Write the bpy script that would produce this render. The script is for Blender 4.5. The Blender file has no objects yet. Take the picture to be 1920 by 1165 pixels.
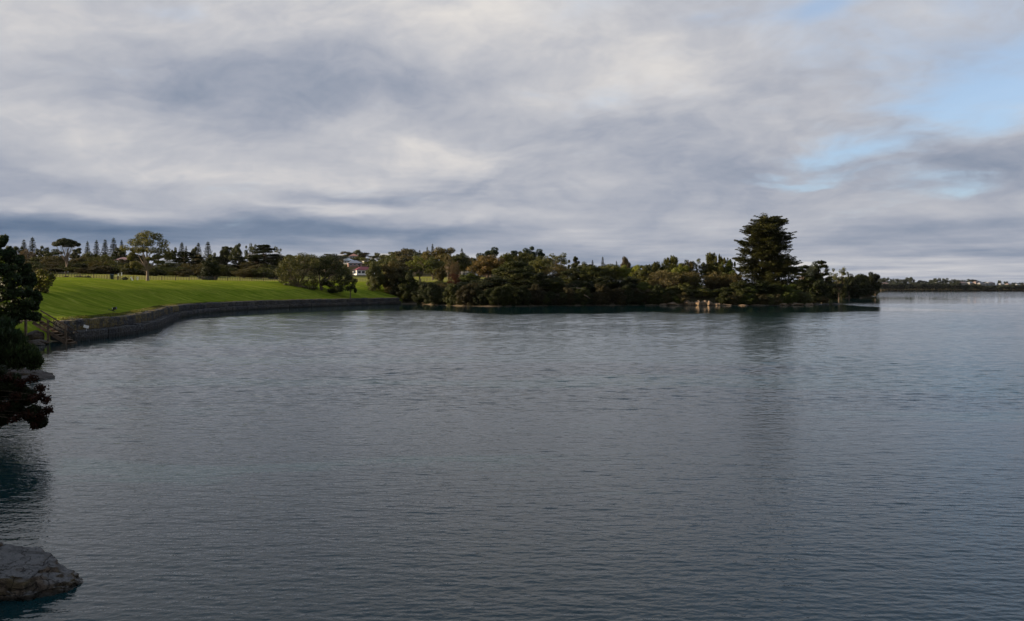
import bpy, math, random
import numpy as np
from mathutils import Vector, Matrix

# ------------------------------------------------------------------ camera, sky, sun, exposure
scene = bpy.context.scene
F, CX, HY, EYE = 1500.0, 960.0, 541.0, 5.0          # focal length in photo pixels, centre column, horizon row, eye height (m)
cam_d = bpy.data.cameras.new('camera')
cam_d.sensor_width = 36.0
cam_d.lens = 36.0 * F / 1920.0
cam_d.shift_y = -(582.5 - HY) / 1920.0
cam_d.clip_start = 0.1
cam_d.clip_end = 12000.0
cam = bpy.data.objects.new('camera', cam_d)
scene.collection.objects.link(cam)
cam.location = (0, 0, EYE)
cam.rotation_euler = (math.radians(90), 0, 0)
scene.camera = cam
scene.view_settings.view_transform = 'Standard'
scene.view_settings.look = 'None'
scene.view_settings.exposure = 1.3
scene.view_settings.gamma = 1.0
scene.view_settings.use_curve_mapping = False
scene.cycles.max_bounces = 6
scene.cycles.transparent_max_bounces = 4

SUN_EL, SUN_AZ = math.radians(13.0), math.radians(-89.0)   # azimuth from +Y towards +X
to_sun = Vector((math.sin(SUN_AZ) * math.cos(SUN_EL), math.cos(SUN_AZ) * math.cos(SUN_EL), math.sin(SUN_EL)))
sun_d = bpy.data.lights.new('sun', 'SUN')
sun_d.energy = 5.0
sun_d.angle = math.radians(0.6)
sun_d.color = (1.0, 0.80, 0.56)
sun = bpy.data.objects.new('sun', sun_d)
scene.collection.objects.link(sun)
sun.rotation_euler = to_sun.to_track_quat('Z', 'Y').to_euler()

class NT:
    """small helper to wire shader nodes"""
    def __init__(s, tree): s.t = tree; s.n = tree.nodes; s.l = tree.links
    def new(s, typ, **kw):
        n = s.n.new(typ)
        for k, v in kw.items(): setattr(n, k, v)
        return n
    def put(s, sock, v):
        if isinstance(v, bpy.types.NodeSocket): s.l.new(v, sock)
        elif v is not None: sock.default_value = v
    def m(s, op, a, b=None, c=None, clamp=False):
        n = s.new('ShaderNodeMath', operation=op, use_clamp=clamp)
        s.put(n.inputs[0], a); s.put(n.inputs[1], b); s.put(n.inputs[2], c)
        return n.outputs[0]
    def comb(s, x, y, z):
        n = s.new('ShaderNodeCombineXYZ')
        for i, v in enumerate((x, y, z)): s.put(n.inputs[i], v)
        return n.outputs[0]
    def noise(s, vec, scale, detail=4, rough=0.5, dist=0.0, out=0):
        n = s.new('ShaderNodeTexNoise')
        s.put(n.inputs['Vector'], vec)
        n.inputs['Scale'].default_value = scale; n.inputs['Detail'].default_value = detail
        n.inputs['Roughness'].default_value = rough; n.inputs['Distortion'].default_value = dist
        return n.outputs[out]
    def ramp(s, fac, stops, interp='LINEAR'):
        n = s.new('ShaderNodeValToRGB'); r = n.color_ramp; r.interpolation = interp
        while len(r.elements) < len(stops): r.elements.new(0.5)
        for e, (p, c) in zip(r.elements, stops):
            e.position = p; e.color = (*c, 1) if len(c) == 3 else c
        s.put(n.inputs[0], fac)
        return n.outputs[0]
    def mix(s, fac, a, b, blend='MIX'):
        n = s.new('ShaderNodeMix', data_type='RGBA', blend_type=blend)
        s.put(n.inputs[0], fac); s.put(n.inputs[6], a if isinstance(a, bpy.types.NodeSocket) else (*a, 1))
        s.put(n.inputs[7], b if isinstance(b, bpy.types.NodeSocket) else (*b, 1))
        return n.outputs[2]
    def mapr(s, v, a, b, c=0.0, d=1.0, smooth=True):
        n = s.new('ShaderNodeMapRange', interpolation_type='SMOOTHSTEP' if smooth else 'LINEAR')
        for i, q in enumerate((v, a, b, c, d)): s.put(n.inputs[i], q)
        return n.outputs[0]

world = bpy.data.worlds.new('World')
scene.world = world
world.use_nodes = True
def build_sky():
    w = NT(world.node_tree); w.n.clear()
    d = w.new('ShaderNodeTexCoord').outputs['Generated']
    sep = w.new('ShaderNodeSeparateXYZ'); w.l.new(d, sep.inputs[0])
    dx, dy, dz = sep.outputs
    up = w.m('MAXIMUM', dz, 0.0)
    den = w.m('ADD', up, 0.20)
    plane = w.comb(w.m('DIVIDE', dx, den), w.m('DIVIDE', dy, den), 0.0)
    warp = w.new('ShaderNodeVectorMath', operation='MULTIPLY_ADD')
    w.l.new(w.noise(plane, 0.9, 2, 0.5, 0, 1), warp.inputs[0]); warp.inputs[1].default_value = (0.7, 0.7, 0); w.l.new(plane, warp.inputs[2])
    pw = warp.outputs[0]
    rot = w.new('ShaderNodeMapping'); rot.inputs['Rotation'].default_value = (0, 0, math.radians(-30)); rot.inputs['Scale'].default_value = (0.7, 1.0, 1)
    w.l.new(pw, rot.inputs[0]); pr = rot.outputs[0]
    big = w.noise(pr, 1.0, 2, 0.45)
    mid = w.noise(pr, 2.6, 9, 0.60)
    den2 = w.m('ADD', up, 0.035)
    low = w.comb(w.m('DIVIDE', dx, den2), w.m('MULTIPLY', w.m('DIVIDE', dy, den2), 1.0), 3.7)
    streak = w.noise(low, 0.55, 5, 0.55)
    # directions of the cloud masses, azimuth and elevation
    az = w.m('ARCTAN2', dx, dy)
    el = w.m('ARCSINE', up)
    jn = w.new('ShaderNodeSeparateXYZ'); w.l.new(w.noise(pw, 1.7, 4, 0.52, 0, 1), jn.inputs[0])
    jx = w.m('MULTIPLY_ADD', jn.outputs[0], 0.16, -0.08)
    jy = w.m('MULTIPLY_ADD', jn.outputs[1], 0.11, -0.055)
    jy = w.m('MULTIPLY', jy, w.mapr(el, 0.0, 0.16, 0.12, 1.0))
    azj, elj = w.m('ADD', az, jx), w.m('ADD', el, jy)
    def blobs(lst):
        tot = None
        for px, py, sx, sy, a in lst:
            u, v = (px - CX) / F, (HY - py) / F
            A = math.atan(u); E = math.atan(v * math.cos(A))
            qx = w.m('MULTIPLY', w.m('SUBTRACT', azj, A), F / sx)
            qy = w.m('MULTIPLY', w.m('SUBTRACT', elj, E), F / sy)
            e = w.m('EXPONENT', w.m('MULTIPLY', w.m('ADD', w.m('MULTIPLY', qx, qx), w.m('MULTIPLY', qy, qy)), -1.0))
            tot = w.m('MULTIPLY', e, a) if tot is None else w.m('MULTIPLY_ADD', e, a, tot)
        return tot
    lum = blobs(SKY_BLOBS)
    t = w.m('ADD', w.mapr(el, 0.02, 0.5, 0.62, 0.80), lum)
    t = w.m('MULTIPLY_ADD', w.m('SUBTRACT', big, 0.5), 0.30, t)
    t = w.m('MULTIPLY_ADD', w.m('SUBTRACT', mid, 0.5), 0.34, t)
    t = w.m('MULTIPLY_ADD', w.m('SUBTRACT', streak, 0.5), w.mapr(el, 0.01, 0.17, 0.8, 0.0), t)
    lump = w.noise(w.comb(w.m('MULTIPLY', azj, 5.0), w.m('MULTIPLY_ADD', az, -1.2, w.m('MULTIPLY', elj, 10.0)), 1.3), 1.9, 10, 0.62, 0.0)
    t = w.m('MULTIPLY_ADD', w.m('SUBTRACT', lump, 0.5), w.mapr(el, 0.02, 0.14, 0.25, 0.60), t)
    cloud = w.ramp(t, [(0.0, (0.080, 0.130, 0.215)), (0.3, (0.180, 0.228, 0.315)), (0.55, (0.325, 0.352, 0.420)), (0.78, (0.480, 0.487, 0.520)), (1.0, (0.68, 0.650, 0.625))])
    cloud = w.mix(w.mapr(el, 0.3, 0.7), cloud, w.mix(1.0, cloud, (0.90, 0.99, 1.10), 'MULTIPLY'))
    sky = w.new('ShaderNodeTexSky', sky_type='NISHITA', sun_disc=False)
    sky.sun_elevation = SUN_EL; sky.sun_rotation = SUN_AZ; sky.air_density = 1.0; sky.dust_density = 0.6; sky.ozone_density = 4.0
    skyc = w.new('ShaderNodeVectorMath', operation='SCALE'); w.l.new(sky.outputs[0], skyc.inputs[0]); skyc.inputs['Scale'].default_value = 1.0 / 1.0
    gap = blobs(SKY_GAPS)
    fine = w.noise(pr, 4.0, 6, 0.58)
    g = w.m('MULTIPLY_ADD', w.m('SUBTRACT', fine, 0.5), 1.15, gap)
    g = w.m('MULTIPLY_ADD', w.m('SUBTRACT', lump, 0.5), 1.2, g)
    g = w.m('ADD', g, w.mapr(el, 0.34, 0.8, 0.0, 0.75))
    g = w.mapr(g, 0.15, 1.15, 0.0, 0.85)
    s = w.new('ShaderNodeVectorMath', operation='SCALE'); w.l.new(cloud, s.inputs[0]); s.inputs['Scale'].default_value = CLOUD_LEVEL / SKY_STRENGTH
    veil = w.mix(0.42, skyc.outputs[0], tuple(q * CLOUD_LEVEL / SKY_STRENGTH for q in (.52, .60, .70)))
    col = w.mix(g, s.outputs[0], veil)
    bg = w.new('ShaderNodeBackground'); bg.inputs['Strength'].default_value = SKY_STRENGTH
    w.l.new(col, bg.inputs[0])
    out = w.new('ShaderNodeOutputWorld'); w.l.new(bg.outputs[0], out.inputs[0])
SKY_STRENGTH = 0.092
CLOUD_LEVEL = 0.45
SKY_BLOBS = [  # where the lighter and darker cloud masses lie (column, row, half widths, change)
    (860, 40, 260, 70, .18), (300, 135, 260, 55, -.20), (560, 190, 260, 50, -.14), (110, 215, 160, 60, .22), (640, 130, 180, 30, -.08),
    (30, 60, 140, 70, .16), (1250, 150, 170, 90, .22), (1180, 215, 160, 45, -.20), (860, 300, 200, 36, .24), (420, 330, 330, 26, .10),
    (160, 398, 210, 13, .22), (640, 392, 150, 9, .20), (60, 446, 300, 28, -.36), (520, 432, 300, 26, -.36), (760, 440, 140, 18, -.20),
    (900, 412, 130, 14, .18), (720, 365, 230, 14, -.18), (1130, 445, 200, 16, .14), (1400, 430, 220, 16, .02), (1160, 500, 120, 16, -.25),
    (1500, 120, 150, 40, -.06), (1560, 230, 150, 30, -.06), (1350, 310, 200, 24, -.14), (1850, 300, 110, 24, -.16), (1750, 440, 220, 30, -.12),
    (1560, 492, 220, 7, .20), (1780, 508, 220, 7, .18), (1600, 506, 220, 6, -.12), (1850, 480, 150, 10, -.14), (1700, 400, 150, 20, .02)]
SKY_GAPS = [
    (1790, 160, 125, 52, .98), (1880, 60, 120, 50, .45), (1640, 275, 120, 22, .85), (1500, 330, 120, 12, .55), (1800, 350, 90, 18, .55), (1900, 215, 60, 40, .5),
    (1900, -310, 620, 240, 1.0), (1560, 8, 60, 18, .5), (1340, 20, 70, 20, .3), (1720, 330, 120, 30, .35), (1180, 190, 120, 30, .22), (290, 5, 70, 18, .25)]
build_sky()

# ------------------------------------------------------------------ helpers
COL = scene.collection
rng = np.random.default_rng(7)
random.seed(7)

def tag(o, label=None, cat=None, group=None, kind=None):
    if label: o['label'] = label
    if cat: o['category'] = cat
    if group: o['group'] = group
    if kind: o['kind'] = kind
    return o
def empty(name, loc=(0, 0, 0), rz=0.0, scale=(1, 1, 1)):
    o = bpy.data.objects.new(name, None); COL.objects.link(o)
    o.empty_display_size = 0.2
    o.location = loc; o.rotation_euler = (0, 0, rz); o.scale = scale
    return o
def link(name, mesh, parent=None, loc=(0, 0, 0), rz=0.0):
    o = bpy.data.objects.new(name, mesh); COL.objects.link(o)
    o.parent = parent; o.location = loc; o.rotation_euler = (0, 0, rz)
    return o
def mesh_np(name, V, Fq, mat=None, smooth=False):
    """V (n,3); Fq (m,3) or (m,4) index array or list of such arrays"""
    me = bpy.data.meshes.new(name)
    if not isinstance(Fq, list): Fq = [Fq]
    Fq = [np.asarray(f, dtype=np.int32) for f in Fq if len(f)]
    V = np.asarray(V, dtype=np.float32)
    me.vertices.add(len(V)); me.vertices.foreach_set('co', V.ravel())
    tot = np.concatenate([np.full(len(f), f.shape[1], np.int32) for f in Fq])
    idx = np.concatenate([f.ravel() for f in Fq])
    st = np.concatenate([[0], np.cumsum(tot)[:-1]]).astype(np.int32)
    me.loops.add(len(idx)); me.loops.foreach_set('vertex_index', idx)
    me.polygons.add(len(tot)); me.polygons.foreach_set('loop_start', st); me.polygons.foreach_set('loop_total', tot)
    if smooth: me.polygons.foreach_set('use_smooth', np.ones(len(tot), bool))
    me.update(calc_edges=True)
    if mat: me.materials.append(mat)
    return me
class MB:
    """collects boxes, tubes and polygons of one part"""
    def __init__(s): s.v = []; s.f = []
    def add(s, V, Fs):
        k = len(s.v); s.v += [tuple(p) for p in V]; s.f += [tuple(i + k for i in f) for f in Fs]; return s
    def box(s, c, d, rz=0.0, rx=0.0, ry=0.0):
        M = Matrix.Translation(c) @ Matrix.Rotation(rz, 4, 'Z') @ Matrix.Rotation(ry, 4, 'Y') @ Matrix.Rotation(rx, 4, 'X')
        V = [M @ Vector((sx * d[0] / 2, sy * d[1] / 2, sz * d[2] / 2)) for sx in (-1, 1) for sy in (-1, 1) for sz in (-1, 1)]
        return s.add(V, [(0, 1, 3, 2), (4, 6, 7, 5), (0, 4, 5, 1), (2, 3, 7, 6), (0, 2, 6, 4), (1, 5, 7, 3)])
    def beam(s, a, b, w, h):
        a, b = Vector(a), Vector(b); d = (b - a).normalized()
        up = Vector((0, 0, 1)) if abs(d.z) < 0.95 else Vector((1, 0, 0))
        side = d.cross(up).normalized() * w / 2; u = side.cross(d).normalized() * h / 2
        V = [p + i * side + j * u for p in (a, b) for i, j in ((-1, -1), (1, -1), (1, 1), (-1, 1))]
        return s.add(V, [(3, 2, 1, 0), (4, 5, 6, 7), (0, 1, 5, 4), (1, 2, 6, 5), (2, 3, 7, 6), (3, 0, 4, 7)])
    def tube(s, pts, rad, n=6):
        pts = [Vector(p) for p in pts]; V = []; Fs = []
        for i, p in enumerate(pts):
            d = (pts[min(i + 1, len(pts) - 1)] - pts[max(i - 1, 0)]).normalized()
            a = d.cross(Vector((0.13, 1, 0.07))).normalized(); b = d.cross(a)
            for k in range(n):
                t = 2 * math.pi * k / n
                V.append(p + (a * math.cos(t) + b * math.sin(t)) * rad[i])
        for i in range(len(pts) - 1):
            for k in range(n):
                Fs.append((i * n + k, i * n + (k + 1) % n, (i + 1) * n + (k + 1) % n, (i + 1) * n + k))
        Fs.append(tuple(range((len(pts) - 1) * n, len(pts) * n)))
        return s.add(V, Fs)
    def mesh(s, name, mat, smooth=False):
        me = bpy.data.meshes.new(name); me.from_pydata([tuple(v) for v in s.v], [], s.f); me.update()
        if smooth: me.polygons.foreach_set('use_smooth', np.ones(len(me.polygons), bool))
        if mat: me.materials.append(mat)
        return me
    def build(s, name, mat, parent=None, smooth=False, loc=(0, 0, 0)):
        return link(name, s.mesh(name, mat, smooth), parent, loc)

def sstep(x, a, b):
    t = np.clip((np.asarray(x, float) - a) / (b - a), 0, 1)
    return t * t * (3 - 2 * t)
def vnoise(x, y, seed=0):
    """smooth value noise on arrays"""
    x = np.asarray(x, float); y = np.asarray(y, float)
    xi, yi = np.floor(x), np.floor(y); fx, fy = x - xi, y - yi
    def h(i, j):
        v = np.sin(i * 127.1 + j * 311.7 + seed * 74.7) * 43758.5453
        return v - np.floor(v)
    fx = fx * fx * (3 - 2 * fx); fy = fy * fy * (3 - 2 * fy)
    return (h(xi, yi) * (1 - fx) + h(xi + 1, yi) * fx) * (1 - fy) + (h(xi, yi + 1) * (1 - fx) + h(xi + 1, yi + 1) * fx) * fy

# ------------------------------------------------------------------ materials
def material(name, fn):
    m = bpy.data.materials.new(name); m.use_nodes = True
    t = NT(m.node_tree); t.n.clear()
    out = t.new('ShaderNodeOutputMaterial'); t.l.new(fn(t), out.inputs[0])
    return m
def principled(t, col, rough=0.8, spec=0.3, normal=None, metal=0.0):
    p = t.new('ShaderNodeBsdfPrincipled')
    t.put(p.inputs['Base Color'], col if isinstance(col, bpy.types.NodeSocket) else (*col, 1))
    t.put(p.inputs['Roughness'], rough); p.inputs['Specular IOR Level'].default_value = spec; p.inputs['Metallic'].default_value = metal
    if normal: t.l.new(normal, p.inputs['Normal'])
    return p
def bump(t, h, strength, dist):
    b = t.new('ShaderNodeBump'); b.inputs['Strength'].default_value = strength; b.inputs['Distance'].default_value = dist
    t.l.new(h, b.inputs['Height']); return b.outputs[0]
def wpos(t): return t.new('ShaderNodeNewGeometry').outputs['Position']
def opos(t): return t.new('ShaderNodeTexCoord').outputs['Object']

def leaf_mat(name, transl=0.25, rough=0.6, spec=0.10):
    def fn(t):
        oi = t.new('ShaderNodeObjectInfo'); geo = t.new('ShaderNodeNewGeometry')
        hsv = t.new('ShaderNodeHueSaturation')
        r = geo.outputs['Random Per Island']
        t.put(hsv.inputs['Hue'], t.m('MULTIPLY_ADD', t.m('FRACT', t.m('MULTIPLY', r, 7.13)), 0.05, 0.475))
        t.put(hsv.inputs['Saturation'], t.m('MULTIPLY_ADD', t.m('FRACT', t.m('MULTIPLY', r, 3.71)), 0.4, 0.75))
        t.put(hsv.inputs['Value'], t.m('MULTIPLY_ADD', r, 0.9, 0.55))
        t.l.new(oi.outputs['Color'], hsv.inputs['Color'])
        n = t.noise(opos(t), 0.45, 2)
        c = t.mix(t.mapr(n, 0.35, 0.65), hsv.outputs[0], t.mix(1.0, hsv.outputs[0], (1.25, 1.12, 0.75), 'MULTIPLY'))
        p = principled(t, c, rough, spec)
        tr = t.new('ShaderNodeBsdfTranslucent'); t.l.new(t.mix(1.0, c, (1.2, 1.25, 0.6), 'MULTIPLY'), tr.inputs[0])
        mx = t.new('ShaderNodeMixShader'); mx.inputs[0].default_value = transl
        t.l.new(p.outputs[0], mx.inputs[1]); t.l.new(tr.outputs[0], mx.inputs[2])
        return mx.outputs[0]
    return material(name, fn)
LEAF = leaf_mat('leaf')
def bark_mat(name, a, b):
    def fn(t):
        mp = t.new('ShaderNodeMapping'); mp.inputs['Scale'].default_value = (3, 3, 0.6); t.l.new(opos(t), mp.inputs[0])
        n = t.noise(mp.outputs[0], 2.0, 5, 0.6)
        return principled(t, t.ramp(n, [(0.3, a), (0.7, b)]), 0.9, 0.1, bump(t, n, 0.6, 0.05)).outputs[0]
    return material(name, fn)
BARK = bark_mat('bark', (0.045, 0.034, 0.026), (0.13, 0.10, 0.075))
PALE_BARK = bark_mat('pale_bark', (0.10, 0.075, 0.055), (0.25, 0.20, 0.155))
def plain(name, c, rough=0.7, spec=0.3, var=0.25, scale=3.0):
    def fn(t):
        n = t.noise(opos(t), scale, 5, 0.6)
        lo = tuple(x * (1 - var) for x in c); hi = tuple(min(1, x * (1 + var)) for x in c)
        return principled(t, t.ramp(n, [(0.3, lo), (0.7, hi)]), rough, spec).outputs[0]
    return material(name, fn)
def tinted(name, rough=0.7, spec=0.3, var=0.2, scale=1.5):
    def fn(t):
        oi = t.new('ShaderNodeObjectInfo')
        n = t.noise(opos(t), scale, 4, 0.6)
        k = t.ramp(n, [(0.3, (1 - var,) * 3), (0.7, (1 + var,) * 3)])
        return principled(t, t.mix(1.0, oi.outputs['Color'], k, 'MULTIPLY'), rough, spec).outputs[0]
    return material(name, fn)
PAINT = tinted('painted_surface'); ROOF = tinted('roof_sheet', 0.5, 0.4)
WINDOW = plain('window_glass', (0.03, 0.035, 0.04), 0.1, 0.5, 0.1)
WOOD = plain('weathered_wood', (0.12, 0.085, 0.058), 0.85, 0.15, 0.4, 4)
DARK_WOOD = plain('dark_weathered_wood', (0.075, 0.055, 0.042), 0.9, 0.1, 0.4, 4)
WHITE = plain('white_paint', (0.78, 0.76, 0.72), 0.6, 0.3, 0.08)
BLACK = plain('black_plastic', (0.012, 0.012, 0.013), 0.45, 0.4, 0.3)
BIN_GREEN = plain('dark_green_plastic', (0.012, 0.025, 0.022), 0.5, 0.4, 0.3)
WIRE = plain('galvanised_wire', (0.25, 0.25, 0.26), 0.5, 0.5, 0.2)
# ------------------------------------------------------------------ shoreline and terrain height
WALL = [(-41.3, 75.5), (-41.3, 86), (-44.8, 101), (-53.6, 127), (-58.0, 142), (-61.0, 160), (-61.6, 178), (-59.0, 200), (-52.8, 219), (-43.5, 240), (-34.5, 257)]
def spline(pts, step):
    P = [Vector((*p, 0)) for p in pts]; out = []
    Q = [2 * P[0] - P[1]] + P + [2 * P[-1] - P[-2]]
    for i in range(1, len(Q) - 2):
        for k in range(20):
            t = k / 20
            a, b, c, d = Q[i - 1], Q[i], Q[i + 1], Q[i + 2]
            out.append(0.5 * ((2 * b) + (c - a) * t + (2 * a - 5 * b + 4 * c - d) * t * t + (3 * b - a - 3 * c + d) * t ** 3))
    out.append(P[-1])
    res = [out[0]]; acc = 0.0
    for a, b in zip(out, out[1:]):
        L = (b - a).length; s = 0.0
        while acc + (L - s) >= step:
            s += step - acc; acc = 0.0; res.append(a + (b - a) * (s / L))
        acc += L - s
    return [(p.x, p.y) for p in res]
WALL_PTS = spline(WALL, 2.0)
SHORE_A = [(-13, -70), (-11.5, -5), (-10.6, 8), (-10.8, 14), (-13.5, 19), (-17.5, 24), (-20.5, 31), (-24.5, 38), (-27.2, 42.5), (-27.6, 45), (-29, 47.5), (-32.5, 51), (-37.2, 60), (-39.6, 66), (-41.4, 71), (-42.6, 75)]
SHORE_B = [(-33.5, 259), (-30, 256), (-25.8, 245), (-20, 233), (-14.7, 226), (-6, 222.5), (3, 223), (12, 231), (21, 233), (31, 234.5), (38, 236), (45, 236), (53, 235), (60, 234), (68.6, 234), (76, 235), (85, 237), (92, 242), (94, 248), (90, 262), (86, 290), (90, 320), (110, 350), (135, 384), (160, 403), (185, 418), (197, 432), (200, 450), (215, 520), (300, 700), (470, 1130), (600, 1450), (700, 1500), (1500, 1480), (3500, 1400), (3500, 6500)]
RING = [(-4500, 6500), (-4500, -70)] + SHORE_A + WALL_PTS + SHORE_B
_ra = np.array(RING, float); _rb = np.roll(_ra, -1, axis=0)
_wall0 = 2 + len(SHORE_A); _wall1 = _wall0 + len(WALL_PTS) - 1
def inland(x, y):
    """signed distance inland from the shoreline, and whether the nearest shore is the gabion wall"""
    x = np.atleast_1d(np.asarray(x, float)); y = np.atleast_1d(np.asarray(y, float))
    best = np.full(x.shape, 1e18); near = np.zeros(x.shape, int); inside = np.zeros(x.shape, bool)
    for i, (a, b) in enumerate(zip(_ra, _rb)):
        ab = b - a; L2 = ab @ ab
        if L2 < 1e-9: continue
        t = np.clip(((x - a[0]) * ab[0] + (y - a[1]) * ab[1]) / L2, 0, 1)
        q = (x - a[0] - t * ab[0]) ** 2 + (y - a[1] - t * ab[1]) ** 2
        m = q < best; best[m] = q[m]; near[m] = i
        if a[1] != b[1]:
            c = ((a[1] > y) != (b[1] > y)) & (x < (b[0] - a[0]) * (y - a[1]) / (b[1] - a[1]) + a[0])
            inside ^= c
    d = np.sqrt(best); d[~inside] *= -1
    return d, (near >= _wall0) & (near < _wall1)
def terrain(x, y):
    x = np.atleast_1d(np.asarray(x, float)); y = np.atleast_1d(np.asarray(y, float))
    d, wall = inland(x, y)
    far = (y > 1250) & (x > 250)
    nat = np.where(d < 0, np.maximum(-3, 0.22 * d - 0.15), 0.2 * np.minimum(d, 2.0) + 1.9 * sstep(d, 1.2, 5.5) - 0.15)
    wl = -1.6 + 3.52 * sstep(d, 1.15, 1.85)
    z = np.where(wall, wl, nat)
    R = 1 - 0.8 * sstep(x - 0.02 * y, 5, 120)
    rise = (5.25 * (1 - (1 - np.clip((d - 1.0) / 38, 0, 1)) ** 2) * (0.25 + 0.75 * sstep(d, 1.5, 13)) + 0.012 * np.clip(d - 30, 0, 45)) * np.where(wall | (y > 150), 1, 0.35 + 0.65 * sstep(d, 12, 60)) + 0.036 * np.clip(d - 75, 0, 110) + 0.016 * np.clip(d - 185, 0, 900)
    hill = 15 * np.exp(-((x + 120) / 130) ** 2 - ((y - 800) / 170) ** 2) + 9 * np.exp(-((x + 230) / 130) ** 2 - ((y - 900) / 200) ** 2)
    land = d > 0
    z = z + np.where(land, np.where(far, 9 * sstep(d, 20, 260), rise * R + hill), 0)
    rough = (vnoise(x / 14, y / 14, 3) - 0.5) * 0.5 + (vnoise(x / 4.3, y / 4.3, 5) - 0.5) * 0.16
    z = z + np.where(land, rough * sstep(d, 3, 14), (vnoise(x / 3, y / 3, 8) - 0.5) * 0.2)
    return z
def hz(x, y): return float(terrain(x, y)[0])
def wx(px, D): return (px - CX) / F * D
def wz(py, D): return EYE + (HY - py) / F * D

def ground_mat(t):
    at = t.new('ShaderNodeAttribute', attribute_name='cover'); sp = t.new('ShaderNodeSeparateColor'); t.l.new(at.outputs['Color'], sp.inputs[0])
    lawn, sand, scrub = sp.outputs
    P = wpos(t)
    st = t.new('ShaderNodeMapping'); st.inputs['Rotation'].default_value = (0, 0, math.radians(24)); st.inputs['Scale'].default_value = (0.12, 1.0, 1); t.l.new(P, st.inputs[0])
    stripe = t.noise(st.outputs[0], 0.55, 6, 0.72, 0.9)
    patch = t.noise(P, 0.09, 5, 0.6); fine = t.noise(P, 2.2, 5, 0.7)
    g = t.ramp(stripe, [(0.36, (0.075, 0.112, 0.009)), (0.48, (0.130, 0.172, 0.014)), (0.57, (0.19, 0.22, 0.024)), (0.68, (0.30, 0.31, 0.05))])
    g = t.mix(t.mapr(patch, 0.4, 0.72, 0, 0.5), g, (0.15, 0.165, 0.022))
    mot = t.noise(P, 0.5, 6, 0.7); g = t.mix(t.mapr(mot, 0.5, 0.75, 0, 0.6), g, (0.155, 0.150, 0.035)); g = t.mix(t.mapr(mot, 0.5, 0.3, 0, 0.5), g, (0.060, 0.095, 0.010))
    g = t.mix(t.mapr(fine, 0.3, 0.75, 0, 0.55), g, t.mix(1.0, g, (0.55, 0.62, 0.5), 'MULTIPLY'))
    pad = t.ramp(patch, [(0.35, (0.13, 0.16, 0.025)), (0.6, (0.21, 0.20, 0.05))])
    pad = t.mix(t.mapr(fine, 0.3, 0.7, 0, 0.6), pad, (0.15, 0.125, 0.05))
    soil = t.ramp(fine, [(0.3, (0.022, 0.022, 0.013)), (0.7, (0.05, 0.045, 0.026))])
    sandc = t.ramp(fine, [(0.3, (0.10, 0.075, 0.055)), (0.7, (0.19, 0.15, 0.11))])
    c = t.mix(lawn, pad, g); c = t.mix(scrub, c, soil); c = t.mix(sand, c, sandc)
    h = t.m('ADD', fine, t.m('MULTIPLY', stripe, 1.5))
    return principled(t, c, 1.0, 0.0, bump(t, h, 0.7, 0.03)).outputs[0]
GROUND = material('ground_cover', ground_mat)

def axis(lo, hi, marks):
    """coordinates from lo to hi; marks = [(from, to, step)] fine ranges, growing steps elsewhere"""
    out = [lo]; v = lo
    while v < hi:
        st = None
        for a, b, s in marks:
            if a <= v < b: st = s
        if st is None:
            gaps = [max(a - v, 0) if v < a else max(v - b, 0) for a, b, s in marks]
            st = max(2.0, 0.11 * min(gaps) + 2.0)
            nxt = [a for a, b, s in marks if a > v]
            if nxt and v + st > min(nxt): st = min(nxt) - v + 1e-6
        v += st; out.append(min(v, hi))
    return np.array(out)
def build_ground():
    xs = axis(-4500, 3500, [(-140, -66, 2.5), (-66, -8, 0.8), (-8, 100, 2.0), (100, 205, 4.0)])
    ys = axis(-70, 6500, [(-10, 60, 1.2), (60, 265, 0.9), (265, 330, 2.5), (330, 460, 6), (1380, 1530, 6)])
    X, Y = np.meshgrid(xs, ys); x, y = X.ravel(), Y.ravel()
    z = terrain(x, y); d, wall = inland(x, y)
    nx, ny = len(xs), len(ys)
    i = (np.arange(ny - 1)[:, None] * nx + np.arange(nx - 1)[None, :]).ravel()
    Fq = np.stack([i, i + 1, i + nx + 1, i + nx], 1)
    me = mesh_np('ground', np.stack([x, y, z], 1), Fq, GROUND, True)
    jit = (vnoise(x / 7, y / 7, 2) - 0.5) * 5
    lawn = (1 - sstep(d + jit * 0.3, 44, 52)) * sstep(d, 0.5, 2) * (y > 60)
    lawn = np.where((x > -36) & (y > 200), 0.25 * lawn, lawn)
    sand = np.where(wall | (y > 420), 0, 1 - sstep(d + jit * 0.3, 0.6, 1.8))
    scrub = np.zeros_like(d)
    scrub = np.maximum(scrub, sstep(d, 150, 175) * (y > 250))
    scrub = np.maximum(scrub, np.where((x > -36) & (y > 180) & (y < 420), 1 - sstep(d, 26, 36), 0))
    scrub = np.maximum(scrub, np.where(x - 0.02 * y > 60, 1.0, 0)); scrub = np.maximum(scrub, np.where((y < 66), 1.0, 0)); scrub = np.maximum(scrub, np.where(y > 1000, 1.0, 0))
    col = np.stack([lawn, sand, scrub, np.ones_like(d)], 1).astype(np.float32)
    a = me.color_attributes.new('cover', 'FLOAT_COLOR', 'POINT'); a.data.foreach_set('color', col.ravel())
    return tag(link('ground', me), 'grassy park land with sandy shore edges', None, None, 'structure')
build_ground()

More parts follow.
